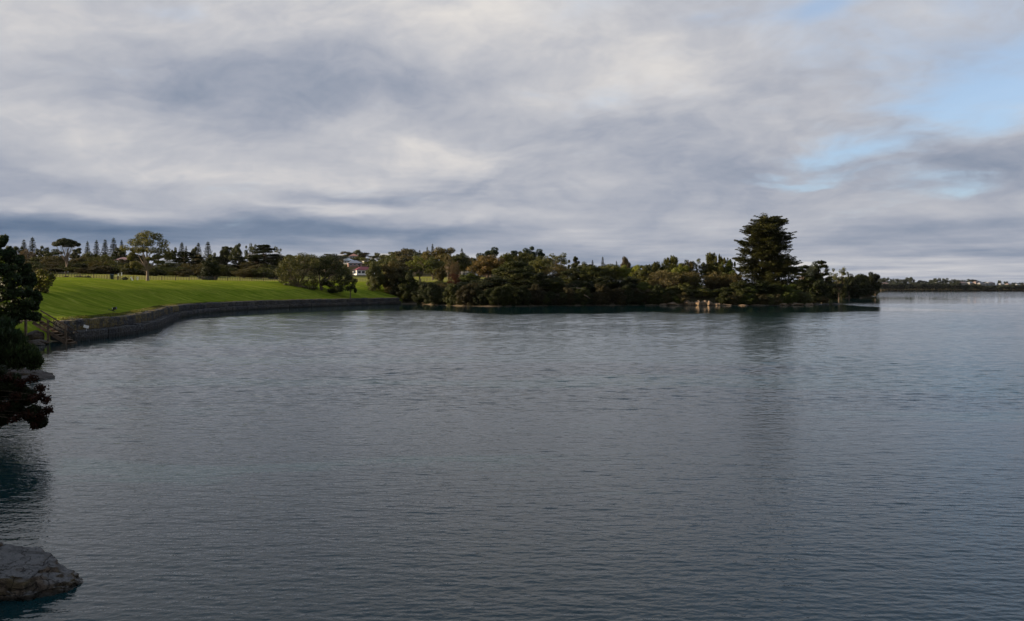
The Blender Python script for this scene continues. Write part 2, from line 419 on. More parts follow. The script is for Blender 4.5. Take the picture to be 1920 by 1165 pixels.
# ------------------------------------------------------------------ water
def water_mat(t):
    P = wpos(t)
    calm = t.new('ShaderNodeAttribute', attribute_name='calm').outputs['Fac']
    def mapped(rz, sx, sy, off=0):
        m = t.new('ShaderNodeMapping'); m.inputs['Rotation'].default_value = (0, 0, math.radians(rz)); m.inputs['Scale'].default_value = (sx, sy, 1); m.inputs['Location'].default_value = (off, off * 1.7, 0)
        t.l.new(P, m.inputs[0]); return m.outputs[0]
    b = t.noise(mapped(-9, 0.55, 1.0, 31), 3.2, 2, 0.5, 0.3)
    c = t.noise(mapped(14, 0.7, 1.0, 77), 9.0, 2, 0.55)
    h = t.m('MULTIPLY', b, 0.016); h = t.m('MULTIPLY_ADD', c, 0.012, h)
    h = t.m('MULTIPLY', h, t.mapr(calm, 0.0, 1.0, 1.0, 0.12, False))
    p = principled(t, (0.003, 0.021, 0.025), 0.03, 0.5, bump(t, h, 1.0, 1.0))
    p.inputs['IOR'].default_value = 1.333
    return p.outputs[0]
WATER = material('water', water_mat)
def calm_at(x, y):
    """1 in the lee of the land, 0 on open wind-ruffled water"""
    calm = np.zeros_like(x)
    jit = (vnoise(x / 22, y / 40, 21) - 0.5) * 26 + (vnoise(x / 7, y / 14, 22) - 0.5) * 10
    for k in range(0, 14):                       # sheltered where land lies up to ~65 m further off
        s = 6.0 * k
        d, _ = inland(x - 0.15 * s, y + s)
        calm = np.maximum(calm, (d > -1.0) * (1 - sstep(s + jit, 64, 74)))
    d, _ = inland(x, y)
    calm = np.maximum(calm, 0.8 * (1 - sstep(-d, 1.0, 5.0)))
    calm = np.where((y > 60) & (y < 440), calm, np.minimum(calm, 0.3))
    streak = sstep(vnoise(x / 300 + 0.3, y / 75, 30), 0.52, 0.7) * sstep(y, 210, 300) * sstep(x, 70, 130)
    return np.maximum(calm, 0.8 * streak)
def build_water():
    g = [-300.0, -150, -70, -30, -12, -4, 0, 3, 6]; v = 8.0
    while v < 430: g.append(v); v *= 1.0019
    while v < 6600: g.append(v); v *= 1.06
    ys = np.array(g)
    f = np.arange(-0.74, 0.7401, 0.0056); o = 0.74 + np.cumsum(0.01 * 1.22 ** np.arange(36))
    us = np.concatenate([-o[::-1], f, o])
    Y, U = np.meshgrid(ys, us, indexing='ij'); X = U * np.maximum(Y, 8.0) * np.where(np.abs(U) > 20, 1.0, 1.0)
    X = np.clip(X, -4600 + U, 4600 + U)
    x, y = X.ravel(), Y.ravel()
    # shelter on a coarse lattice, then interpolated
    cx = np.linspace(-90, 260, 141); cy = np.linspace(50, 560, 171)
    GX, GY = np.meshgrid(cx, cy); cal = calm_at(GX.ravel(), GY.ravel()).reshape(GX.shape)
    fi = np.clip((x - cx[0]) / (cx[1] - cx[0]), 0, len(cx) - 1.001); fj = np.clip((y - cy[0]) / (cy[1] - cy[0]), 0, len(cy) - 1.001)
    i0, j0 = fi.astype(int), fj.astype(int); tx, ty = fi - i0, fj - j0
    calm = (cal[j0, i0] * (1 - tx) + cal[j0, i0 + 1] * tx) * (1 - ty) + (cal[j0 + 1, i0] * (1 - tx) + cal[j0 + 1, i0 + 1] * tx) * ty
    calm = np.where((y < 50) | (y > 560) | (x > 260) | (x < -90), 0.0, calm)
    # wind ripples: a spectrum of small waves running mostly towards the shore
    r = np.random.default_rng(3); z = np.zeros_like(x)
    dy = np.maximum(y, 8) * 0.0019; dxs = np.maximum(y, 8) * 0.0056
    want = np.zeros_like(x); comps = []
    for k in range(84):
        lam = 0.085 * (2.4 / 0.085) ** (k / 83.0); th = r.normal() * (0.34 + 0.16 * (lam < 0.5))
        kx, ky = 2 * math.pi / lam * math.sin(th), 2 * math.pi / lam * math.cos(th)
        slope = 0.0215 * (1.0 if lam < 0.20 else (0.20 / lam) ** 1.15)
        fade = sstep(lam / dy, 2.1, 3.8) * sstep(2 * math.pi / (abs(kx) + 1e-6) / dxs, 2.1, 3.8)
        m = fade > 0; want += (slope * fade) ** 2
        z[m] += (slope * lam / (2 * math.pi) * 1.414 * fade[m]) * np.sin(kx * x[m] + ky * y[m] + r.uniform(0, 6.283))
    z *= np.clip(0.105 / np.sqrt(want + 1e-7), 0.5, 3.6)      # the same slope statistics where only the longer ripples are meshed
    gust = 0.62 + 0.72 * sstep(0.45 * vnoise(x / 70 + y / 200, y / 22, 43) + 0.35 * vnoise(x / 17, y / 9, 41) + 0.2 * vnoise(x / 5, y / 3, 42), 0.3, 0.7)
    z *= gust * (1 - 0.94 * calm) * (np.abs(x) < 0.8 * np.maximum(y, 8))
    nx, ny = len(us), len(ys)
    i = (np.arange(ny - 1)[:, None] * nx + np.arange(nx - 1)[None, :]).ravel()
    me = mesh_np('water', np.stack([x, y, z], 1), np.stack([i, i + 1, i + nx + 1, i + nx], 1), WATER, True)
    a = me.attributes.new('calm', 'FLOAT', 'POINT'); a.data.foreach_set('value', calm.astype(np.float32))
    tag(link('water', me), 'rippled grey green estuary water', None, None, 'structure')
build_water()

# ------------------------------------------------------------------ gabion wall
def gabion_mat(t):
    oi = t.new('ShaderNodeObjectInfo')
    P = wpos(t)
    v = t.new('ShaderNodeTexVoronoi'); v.inputs['Scale'].default_value = 6.5; t.l.new(P, v.inputs['Vector'])
    ve = t.new('ShaderNodeTexVoronoi', feature='DISTANCE_TO_EDGE'); ve.inputs['Scale'].default_value = 6.5; t.l.new(P, ve.inputs['Vector'])
    sp = t.new('ShaderNodeSeparateColor'); t.l.new(v.outputs['Color'], sp.inputs[0])
    stone = t.ramp(sp.outputs[0], [(0.0, (0.012, 0.013, 0.016)), (0.6, (0.032, 0.034, 0.041)), (1.0, (0.10, 0.10, 0.105))])
    stone = t.mix(1.0, stone, t.ramp(oi.outputs['Random'], [(0.0, (.62, .62, .64)), (1.0, (1.3, 1.26, 1.2))]), 'MULTIPLY')
    edge = t.mapr(ve.outputs['Distance'], 0.0, 0.09)
    c = t.mix(edge, (0.018, 0.018, 0.02), stone)
    n = t.noise(P, 0.35, 4, 0.6)
    moss = t.noise(P, 1.6, 4, 0.7)
    k = t.m('MULTIPLY', t.m('MULTIPLY', t.mapr(n, 0.42, 0.52), t.mapr(moss, 0.32, 0.52)), oi.outputs['Alpha'])
    c = t.mix(t.m('MULTIPLY', k, 0.85), c, (0.17, 0.125, 0.03))
    sz = t.new('ShaderNodeSeparateXYZ'); t.l.new(P, sz.inputs[0])
    tide = t.mapr(t.m('MULTIPLY_ADD', n, 0.35, sz.outputs[2]), 0.28, 0.62, 0.85, 0.0)
    c = t.mix(tide, c, (0.014, 0.015, 0.010))
    h = t.m('MULTIPLY', edge, 1.0)
    return principled(t, c, 0.8, 0.3, bump(t, h, 0.9, 0.06)).outputs[0]
GABION = material('gabion_stone', gabion_mat)
GABION_WIRE = plain('tarnished_wire', (0.07, 0.07, 0.075), 0.6, 0.4, 0.3)
def basket_mesh(seed, depth):
    """rock filled wire basket, 2 m long (x), 1 m high; front face at y=0 towards -y, bulging stones and wire ribs"""
    r = np.random.default_rng(seed); nx, nz = 13, 7
    V = []; Fs = []
    def vid(i, j): return j * nx + i
    for j in range(nz):
        for i in range(nx):
            u, v = i / (nx - 1), j / (nz - 1)
            inner = 0 < i < nx - 1 and 0 < j < nz - 1
            bulge = 0.10 * math.sin(math.pi * u) ** 0.5 * math.sin(math.pi * v) ** 0.5 if inner else 0.0
            V.append((u * 2 + (r.uniform(-.05, .05) if inner else 0), -bulge + (r.uniform(-.07, .07) if inner else 0.02), v + (r.uniform(-.04, .04) if inner else 0)))
    for j in range(nz - 1):
        for i in range(nx - 1): Fs.append((vid(i, j), vid(i + 1, j), vid(i + 1, j + 1), vid(i, j + 1)))
    base = len(V); rows = 4                                   # stony top
    for j in range(rows):
        for i in range(nx):
            V.append((i / 6, 0.02 + depth * (j + 1) / rows, 1.0 + (r.uniform(-.05, .06) if j < rows - 1 else -0.02)))
    for j in range(rows):
        for i in range(nx - 1):
            a = vid(i, nz - 1) if j == 0 else base + (j - 1) * nx + i; b = base + j * nx + i
            Fs.append((a, a + 1, b + 1, b))
    mb = MB().add(V, Fs)
    e = len(mb.v)
    mb.add([(0, .02, 0), (0, depth, 0), (0, depth, .98), (0, .02, 1), (2, .02, 0), (2, depth, 0), (2, depth, .98), (2, .02, 1)], [(0, 1, 2, 3), (7, 6, 5, 4)])
    me = mb.mesh('gabion_basket', GABION)
    w = MB()
    for i in range(7): w.box((0.01 + i * 0.33, -0.105, 0.5), (0.022, 0.022, 0.99))
    for z in (0.03, 0.5, 0.97): w.box((1.0, -0.10, z), (2.0, 0.02, 0.022))
    return me, w.mesh('wire_frame', GABION_WIRE)
def build_wall():
    root = tag(empty('gabion_wall', (WALL_PTS[0][0], WALL_PTS[0][1], 0)), 'two tiered gabion seawall of dark stones in wire baskets along the lawn', 'seawall')
    lows = [basket_mesh(s, 2.4) for s in range(4)]; highs = [basket_mesh(40 + s, 1.1) for s in range(4)]
    ox, oy = WALL_PTS[0]
    for i, (a, b) in enumerate(zip(WALL_PTS, WALL_PTS[1:])):
        a, b = Vector((*a, 0)), Vector((*b, 0)); d = (b - a).normalized(); n = Vector((d.y, -d.x, 0))      # n points to the water
        ang = math.atan2(d.y, d.x)
        for tier, lst, off, z0 in ((0, lows, 0.0, -0.12), (1, highs, -0.95, 0.90)):
            me, wi = lst[random.randrange(4)]
            p = a + n * off
            k = link('gabion_basket', me, root, (p.x - ox + random.uniform(-.03, .03), p.y - oy, z0 + random.uniform(-.08, .08)), ang + random.uniform(-.035, .035))
            L = (a - b).length + (0.12 if tier else 0.0)
            k.scale = (L / 2.0, 1, 1.04 if tier == 0 else 1.08)
            k.color = (1, 1, 1, 0.9 if tier == 1 and i < 34 else 0.12)
            if i < 30: link('wire_frame', wi, k)
build_wall()

# ------------------------------------------------------------------ foliage and tree builders
def unit(v): return v / np.maximum(np.linalg.norm(v, axis=-1, keepdims=True), 1e-9)
def leaf_geo(C, axis_, normal, L, W):
    """rhombic leaves; C centres, axis_ long direction, normal, L and W arrays"""
    a = unit(axis_); n = unit(normal - a * np.sum(normal * a, 1, keepdims=True)); s = np.cross(a, n)
    L = np.asarray(L)[:, None]; W = np.asarray(W)[:, None]
    V = np.stack([C - a * L / 2, C + s * W / 2 + n * W * 0.12, C + a * L / 2, C - s * W / 2 + n * W * 0.12], 1).reshape(-1, 3)
    i = np.arange(len(C))[:, None] * 4
    return V, np.concatenate([i, i + 1, i + 2, i + 3], 1)
def clump(r, c, rad, n, leaf, style='round'):
    """leaves of one foliage clump: centres, axes, normals, lengths, widths"""
    d = unit(r.normal(size=(n, 3)))
    rr = r.uniform(0.35, 1.0, (n, 1)) ** 0.55
    P = np.asarray(c) + d * rr * np.asarray(rad)
    j = r.normal(size=(n, 3))
    if style == 'spray':        # upright wispy
        ax = d * 0.6 + np.array([0, 0, 0.9]) + j * 0.35; nr = d + j * 0.6; L = leaf * r.uniform(.9, 1.7, n); W = leaf * r.uniform(.25, .45, n)
    elif style == 'droop':      # hanging narrow leaves
        ax = d * 0.3 + np.array([0, 0, -0.8]) + j * 0.5; nr = d + j * 0.5; L = leaf * r.uniform(.8, 1.4, n); W = leaf * r.uniform(.35, .6, n)
    elif style == 'flat':       # horizontal conifer sprays
        ax = d * np.array([1, 1, 0.25]) + j * 0.35 + np.array([0, 0, 0.12]); nr = np.array([0, 0, 1.0]) + j * 0.45; L = leaf * r.uniform(.9, 1.6, n); W = leaf * r.uniform(.35, .6, n)
    else:
        ax = j + d * 0.2; nr = d + j * 0.45 + np.array([0, 0, 0.25]); L = leaf * r.uniform(.7, 1.25, n); W = leaf * r.uniform(.5, .85, n)
    return P, ax, nr, L, W
def crown_mesh(name, parts):
    P, A, N, L, W = [np.concatenate(q) for q in zip(*parts)]
    V, Fq = leaf_geo(P, A, N, L, W)
    return mesh_np(name, V, Fq, LEAF)
def limb(mb, r, a, b, r0, r1, n=5, bend=0.12, sides=5):
    a, b = np.asarray(a, float), np.asarray(b, float); L = np.linalg.norm(b - a)
    off = r.normal(size=3) * L * bend; off[2] = abs(off[2]) * 0.4
    pts = [a + (b - a) * t + off * math.sin(math.pi * t) for t in np.linspace(0, 1, n)]
    mb.tube(pts, [r0 + (r1 - r0) * t for t in np.linspace(0, 1, n)], sides)
    return pts
def trunk_and_limbs(r, targets, fork, r0, lean=(0, 0), lim=0.35):
    """trunk from the ground to fork height, limbs to the clump centres"""
    mb = MB(); top = np.array([lean[0], lean[1], fork])
    pts = [np.array([0, 0, -0.3]), np.array([lean[0] * .2, lean[1] * .2, fork * .4]), np.array([lean[0] * .6, lean[1] * .6, fork * .75]), top]
    mb.tube(pts, [r0 * 1.35, r0, r0 * .85, r0 * .75], 8)
    for t in targets:
        k = r.uniform(0.55, 1.0); s = pts[1] + (top - pts[1]) * k
        limb(mb, r, s, t, r0 * lim * r.uniform(.7, 1.3), r0 * 0.08)
    return mb
PROTO = {}
def proto(kind, seed, trunk_mesh, crown, H, W):
    co = np.empty(len(crown.vertices) * 3, np.float32); crown.vertices.foreach_get('co', co); co = co.reshape(-1, 3)
    W = np.percentile(np.abs(co[:, :2]), 97) * 2 * 1.0; H = np.percentile(co[:, 2], 99.3)
    PROTO.setdefault(kind, []).append((trunk_mesh, crown, H, W))
def ellip_points(r, n, W, z0, z1, shell=0.55, flat_bottom=0.0):
    out = []
    while len(out) < n:
        d = unit(r.normal(size=3)); q = r.uniform(shell, 1) ** 0.8
        p = d * q * np.array([W / 2, W / 2, (z1 - z0) / 2]) + np.array([0, 0, (z0 + z1) / 2])
        if p[2] < z0 + flat_bottom * (z1 - z0): continue
        if all(np.linalg.norm(p - o) > W * 0.09 for o in out): out.append(p)
    return out

def build_protos():
    for s in range(4):                                   # dense broadleaf tree, nominal 10 x 10 m
        r = np.random.default_rng(100 + s)
        cs = ellip_points(r, 30, 8.2, 2.0, 9.3, 0.45, 0.05)
        parts = [clump(r, c, np.array([1.25, 1.25, .95]) * r.uniform(.75, 1.25), 330, .36) for c in cs] + [clump(r, (0, 0, 5.2), (3.0, 3.0, 2.4), 1100, .5)]
        tm = trunk_and_limbs(r, cs[:14], 2.6, 0.32, (r.uniform(-.5, .5), r.uniform(-.4, .4)))
        proto('round', s, tm.mesh('trunk', BARK), crown_mesh('crown', parts), 10, 10)
    for s in range(5):                                   # shrub clothed to the ground
        r = np.random.default_rng(200 + s)
        cs = ellip_points(r, 34, 8.4, -1.0, 9.4, 0.45, 0.10)
        parts = [clump(r, c, np.array([1.35, 1.35, 1.0]) * r.uniform(.7, 1.25), 300, .40) for c in cs] + [clump(r, (0, 0, 4.0), (3.2, 3.2, 3.4), 1300, .55)]
        tm = trunk_and_limbs(r, cs[:10], 1.2, 0.22, lim=.5)
        proto('bush', s, tm.mesh('stem', BARK), crown_mesh('foliage', parts), 10, 10)
    for s in range(3):                                   # feathery shrub with upright sprays
        r = np.random.default_rng(300 + s)
        cs = ellip_points(r, 34, 8.4, -0.5, 8.8, 0.4, 0.10)
        parts = [clump(r, c, np.array([1.2, 1.2, 1.3]) * r.uniform(.7, 1.2), 300, .50, 'spray') for c in cs] + [clump(r, (0, 0, 4.0), (3.1, 3.1, 3.2), 1000, .5)]
        for k in range(16):
            a = r.uniform(0, 6.28); q = r.uniform(.3, 3.6)
            parts.append(clump(r, (q * math.cos(a), q * math.sin(a), 8.6 - q * .55 + r.uniform(0, .9)), (.35, .35, .95), 60, .48, 'spray'))
        tm = trunk_and_limbs(r, cs[:14], 1.5, 0.2, lim=.5)
        proto('spray', s, tm.mesh('stem', BARK), crown_mesh('foliage', parts), 10, 10)
    for s in range(3):                                   # thin see-through tree
        r = np.random.default_rng(400 + s)
        cs = ellip_points(r, 36, 8.6, 2.5, 9.6, 0.3, 0.0)
        parts = [clump(r, c, np.array([.85, .85, .6]) * r.uniform(.6, 1.2), 85, .36) for c in cs]
        tm = trunk_and_limbs(r, cs, 2.4, 0.22, (r.uniform(-.6, .6), 0), lim=.4)
        proto('sparse', s, tm.mesh('trunk', BARK), crown_mesh('crown', parts), 10, 10)
    for s in range(3):                                   # twiggy, half bare brown shrub
        r = np.random.default_rng(500 + s)
        cs = ellip_points(r, 70, 9.0, 0.5, 9.4, 0.5, 0.08)
        parts = [clump(r, c, np.array([1.0, 1.0, .9]) * r.uniform(.6, 1.2), 95, .42, 'spray') for c in cs] + [clump(r, (0, 0, 4.4), (3.2, 3.2, 3.0), 700, .5, 'spray')]
        tm = trunk_and_limbs(r, cs, 1.0, 0.16, lim=.5)
        proto('twig', s, tm.mesh('stem', BARK), crown_mesh('foliage', parts), 10, 10)
    for s in range(3):                                   # Norfolk pine, nominal 20 m tall, 8 m wide
        r = np.random.default_rng(600 + s)
        mb = MB(); mb.tube([(0, 0, -.3), (0, 0, 7), (0.05, 0, 14), (0, 0, 19.8)], [.42, .32, .2, .04], 8)
        parts = []; z = 3.0; tier = 0
        while z < 19.2:
            rad = 4.0 * (1 - (z - 3) / 17.0) ** 0.8 * r.uniform(.85, 1.1) + .25
            nb = 6 if z < 16 else 5; ph = r.uniform(0, 6.28)
            for k in range(nb):
                a = ph + 6.283 * k / nb + r.uniform(-.15, .15); R = rad * r.uniform(.8, 1.1)
                tip = np.array([math.cos(a) * R, math.sin(a) * R, z + .14 * R + r.uniform(-.15, .15)])
                mb.tube([(0, 0, z), tuple(tip * np.array([.5, .5, 1]) + np.array([0, 0, -.12])), tuple(tip)], [.08, .05, .02], 4)
                m = max(3, int(R * 2.6))
                for q in np.linspace(.28, 1, m):
                    c = np.array([0, 0, z]) * (1 - q) + tip * q
                    parts.append(clump(r, c, (.36, .36, .20), 15, .48, 'flat'))
            z += 0.95 + 0.25 * r.random() - 0.02 * z; tier += 1
        parts.append(clump(r, (0, 0, 19.5), (.2, .2, .6), 30, .4, 'spray'))
        proto('norfolk', s, mb.mesh('trunk', BARK), crown_mesh('crown', parts), 20, 8)
    for s in range(4):                                   # dark pine with open clumpy crown
        r = np.random.default_rng(700 + s)
        cs = ellip_points(r, 22, 8.0, 3.6, 9.4, 0.35, 0.0)
        parts = [clump(r, c, np.array([1.25, 1.25, .7]) * r.uniform(.7, 1.25), 300, .36, 'round') for c in cs]
        tm = trunk_and_limbs(r, cs, 4.2, 0.26, (r.uniform(-.6, .6), r.uniform(-.4, .4)), lim=.4)
        proto('pine', s, tm.mesh('trunk', BARK), crown_mesh('crown', parts), 10, 10)
    for s in range(3):                                   # layered cypress
        r = np.random.default_rng(800 + s)
        parts = []; tg = []
        for z in np.linspace(1.6, 9.3, 9):
            R = 4.6 * (1 - ((z - 2.4) / 7.6) ** 2 * .72) * r.uniform(.75, 1.1) if z > 2.4 else 4.2
            cx, cy = r.uniform(-.6, .6, 2)
            for k in range(9):
                a = r.uniform(0, 6.28); q = R * r.uniform(.25, 1.0) ** .6
                c = (cx + q * math.cos(a), cy + q * math.sin(a), z + .05 * q + r.uniform(-.2, .2)); tg.append(np.array(c))
                parts.append(clump(r, c, (1.15, 1.15, .32), 150, .42, 'flat'))
        tm = trunk_and_limbs(r, tg[::3], 6.5, 0.34, lim=.3)
        proto('layered', s, tm.mesh('trunk', BARK), crown_mesh('crown', parts), 10, 10)
    for s in range(2):                                   # umbrella crown on a tall pale forked trunk, nominal 10 x 10
        r = np.random.default_rng(900 + s)
        cs = [np.array([q * math.cos(a), q * math.sin(a), 8.9 - .09 * q * q + r.uniform(-.25, .25)]) for a, q in zip(np.arange(20) * 2.4, np.sqrt(np.linspace(.02, 1, 20)) * 3.9)]
        parts = [clump(r, c, np.array([1.15, 1.15, .62]) * r.uniform(.8, 1.15), 260, .36) for c in cs]
        mb = MB(); fk = [np.array([.5, 0, 2.6]), np.array([-.3, .2, 3.0])]
        mb.tube([(0, 0, -.3), (.1, 0, 1.3), tuple(fk[0])], [.34, .27, .22], 7); mb.tube([(.1, 0, 1.3), tuple(fk[1])], [.22, .18], 6)
        for i, c in enumerate(cs): limb(mb, r, fk[i % 2], c, .13, .03, bend=.08)
        proto('umbrella', s, mb.mesh('trunk', PALE_BARK), crown_mesh('crown', parts), 10, 10)
    for s in range(3):                                   # distant rounded tree, lighter mesh
        r = np.random.default_rng(1000 + s)
        cs = ellip_points(r, 16, 7.4, 1.5, 9.0, 0.45, 0.05)
        parts = [clump(r, c, np.array([1.6, 1.6, 1.15]) * r.uniform(.75, 1.2), 130, .62) for c in cs]
        tm = trunk_and_limbs(r, cs[:7], 2.6, 0.34)
        proto('far', s, tm.mesh('trunk', BARK), crown_mesh('crown', parts), 10, 10)
build_protos()
NAMES = {'round': ('broadleaf_tree', 'trunk', 'crown'), 'bush': ('shrub', 'stem', 'foliage'), 'spray': ('feathery_shrub', 'stem', 'foliage'), 'sparse': ('sparse_tree', 'trunk', 'crown'),
         'twig': ('twiggy_shrub', 'stem', 'foliage'), 'norfolk': ('norfolk_pine', 'trunk', 'crown'), 'pine': ('pine_tree', 'trunk', 'crown'), 'layered': ('cypress_tree', 'trunk', 'crown'),
         'umbrella': ('umbrella_tree', 'trunk', 'crown'), 'far': ('distant_tree', 'trunk', 'crown')}
CAT = {'bush': 'shrub', 'spray': 'shrub', 'twig': 'shrub'}
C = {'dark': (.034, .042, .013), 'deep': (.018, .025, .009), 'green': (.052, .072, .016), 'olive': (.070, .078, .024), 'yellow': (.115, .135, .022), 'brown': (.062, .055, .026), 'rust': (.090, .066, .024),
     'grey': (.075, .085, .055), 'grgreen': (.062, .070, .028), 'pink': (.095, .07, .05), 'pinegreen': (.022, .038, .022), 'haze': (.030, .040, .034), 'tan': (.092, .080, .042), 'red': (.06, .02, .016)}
_cnt = {}
def plant(kind, px, top, hw, D, colour, label, group=None, depth=1.0, base=None, bark=None, sink=0.0):
    """stand a tree at column px, D metres off, its top at photo row top, hw photo pixels half wide"""
    x = wx(px, D); zb = hz(x, D) if base is None else base
    zb = max(zb, 0.15) - sink
    H = max(wz(top, D) - zb, 0.8); W = 2 * hw / F * D
    k = _cnt.get(kind, 0); _cnt[kind] = k + 1
    tm, cm, h0, w0 = PROTO[kind][k % len(PROTO[kind])]
    n = NAMES[kind]
    o = empty(n[0], (x, D, zb), 0.0)
    a = (k * 1.37) % 6.28
    o.rotation_euler = (0, 0, a); o.scale = (W / w0, W / w0, H / h0)
    t = link(n[1], tm, o); c = link(n[2], cm, o)
    col = C[colour] if isinstance(colour, str) else colour
    j = 1 + 0.18 * math.sin(k * 2.7 + px)
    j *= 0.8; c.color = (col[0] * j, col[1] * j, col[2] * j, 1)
    if bark: t.material_slots[0].link = 'OBJECT'; t.material_slots[0].material = bark
    tag(o, label, CAT.get(kind, 'tree'), group)
    return o

# ------------------------------------------------------------------ lawn trees
def custom_tree(name, label, px, D, clumps, leaf, n, colour, fork_py, r0, style='round', bark=BARK, fork_px=None, base=None, dy=1.0, seed=1, limb_step=2):
    """tree with clumps given as (column, row, rx px, rz px) read off the crown, spread in depth"""
    r = np.random.default_rng(seed); k = D / F
    x0 = wx(px, D); z0 = hz(x0, D) if base is None else base
    parts, tg = [], []
    for cx, cy, rx, rz in clumps:
        reach = max(8.0, 0.75 * max(abs(cx - px), 20)) * k * dy
        for q in range(2):
            c = np.array([(cx - px) * k + r.normal() * .1, r.uniform(-1, 1) * reach, wz(cy, D) - z0])
            parts.append(clump(r, c, (rx * k, rx * k * 1.1, rz * k), n, leaf, style)); tg.append(c)
    fx = ((fork_px or px) - px) * k; fz = wz(fork_py, D) - z0
    tm = trunk_and_limbs(r, tg[::limb_step], fz, r0, (fx, 0), lim=.5)
    o = empty(name, (x0, D, z0)); link('trunk', tm.mesh('trunk', bark), o); c = link('crown', crown_mesh('crown', parts), o)
    c.color = (*(C[colour] if isinstance(colour, str) else colour), 1)
    return tag(o, label, 'tree')
custom_tree('eucalyptus_tree', 'tall eucalyptus with domed olive crown and forked pale limbs on the lawn crest', 277, 200,
    [(277, 440, 14, 8), (262, 444, 12, 8), (292, 444, 11, 8), (253, 455, 12, 8), (268, 455, 12, 8), (284, 456, 12, 8), (300, 456, 10, 9), (245, 467, 10, 7), (257, 470, 9, 6), (272, 468, 10, 6), (290, 470, 11, 7), (305, 470, 8, 8), (308, 482, 6, 7),
     (296, 482, 8, 5), (243, 478, 7, 5), (252, 484, 6, 4), (284, 486, 6, 4), (246, 494, 8, 5), (241, 499, 5, 4), (255, 497, 6, 4), (264, 501, 4, 4), (300, 492, 6, 4)], 0.34, 230, (.078, .078, .024), 504, .34, 'round', PALE_BARK, 276, seed=11, limb_step=3)
custom_tree('pohutukawa_tree', 'broad spreading olive tree with low crown growing above the seawall', 559, 238,
    [(565, 481, 14, 8), (548, 487, 14, 8), (582, 484, 14, 8), (535, 497, 13, 9), (555, 499, 14, 9), (576, 500, 14, 9), (594, 494, 11, 9), (527, 510, 10, 9), (543, 514, 13, 9), (563, 516, 14, 9), (585, 516, 13, 9), (533, 524, 8, 8), (549, 530, 10, 8), (570, 532, 12, 8), (586, 530, 9, 8), (555, 542, 9, 6), (572, 543, 9, 6), (540, 538, 8, 7), (587, 540, 8, 6)], .36, 260, (.050, .054, .022), 538, .5, seed=12)
custom_tree('pohutukawa_tree', 'dark spreading tree with leaning forked trunks beside the broad olive tree', 603, 240,
    [(603, 486, 12, 8), (620, 489, 13, 8), (634, 498, 11, 9), (610, 500, 13, 9), (625, 508, 13, 9), (640, 512, 9, 9), (608, 515, 10, 7), (630, 524, 11, 8), (640, 530, 8, 9), (620, 534, 8, 6), (633, 543, 9, 7), (643, 520, 6, 8), (612, 528, 9, 7), (597, 508, 10, 8), (622, 545, 8, 5), (640, 541, 7, 7)], .36, 250, 'deep', 534, .42, fork_px=600, seed=13)
custom_tree('small_dark_tree', 'small dark rounded tree on the slope right of the spreading tree pair', 657, 238,
    [(655, 521, 7, 6), (662, 527, 6, 6), (650, 530, 7, 6), (661, 537, 6, 6), (653, 541, 6, 5), (664, 545, 3, 5)], .34, 190, 'deep', 545, .16, seed=14)
plant('bush', 393, 485, 17.5, 243, 'deep', 'dense dark rounded tree standing alone along the paddock fence', depth=1)

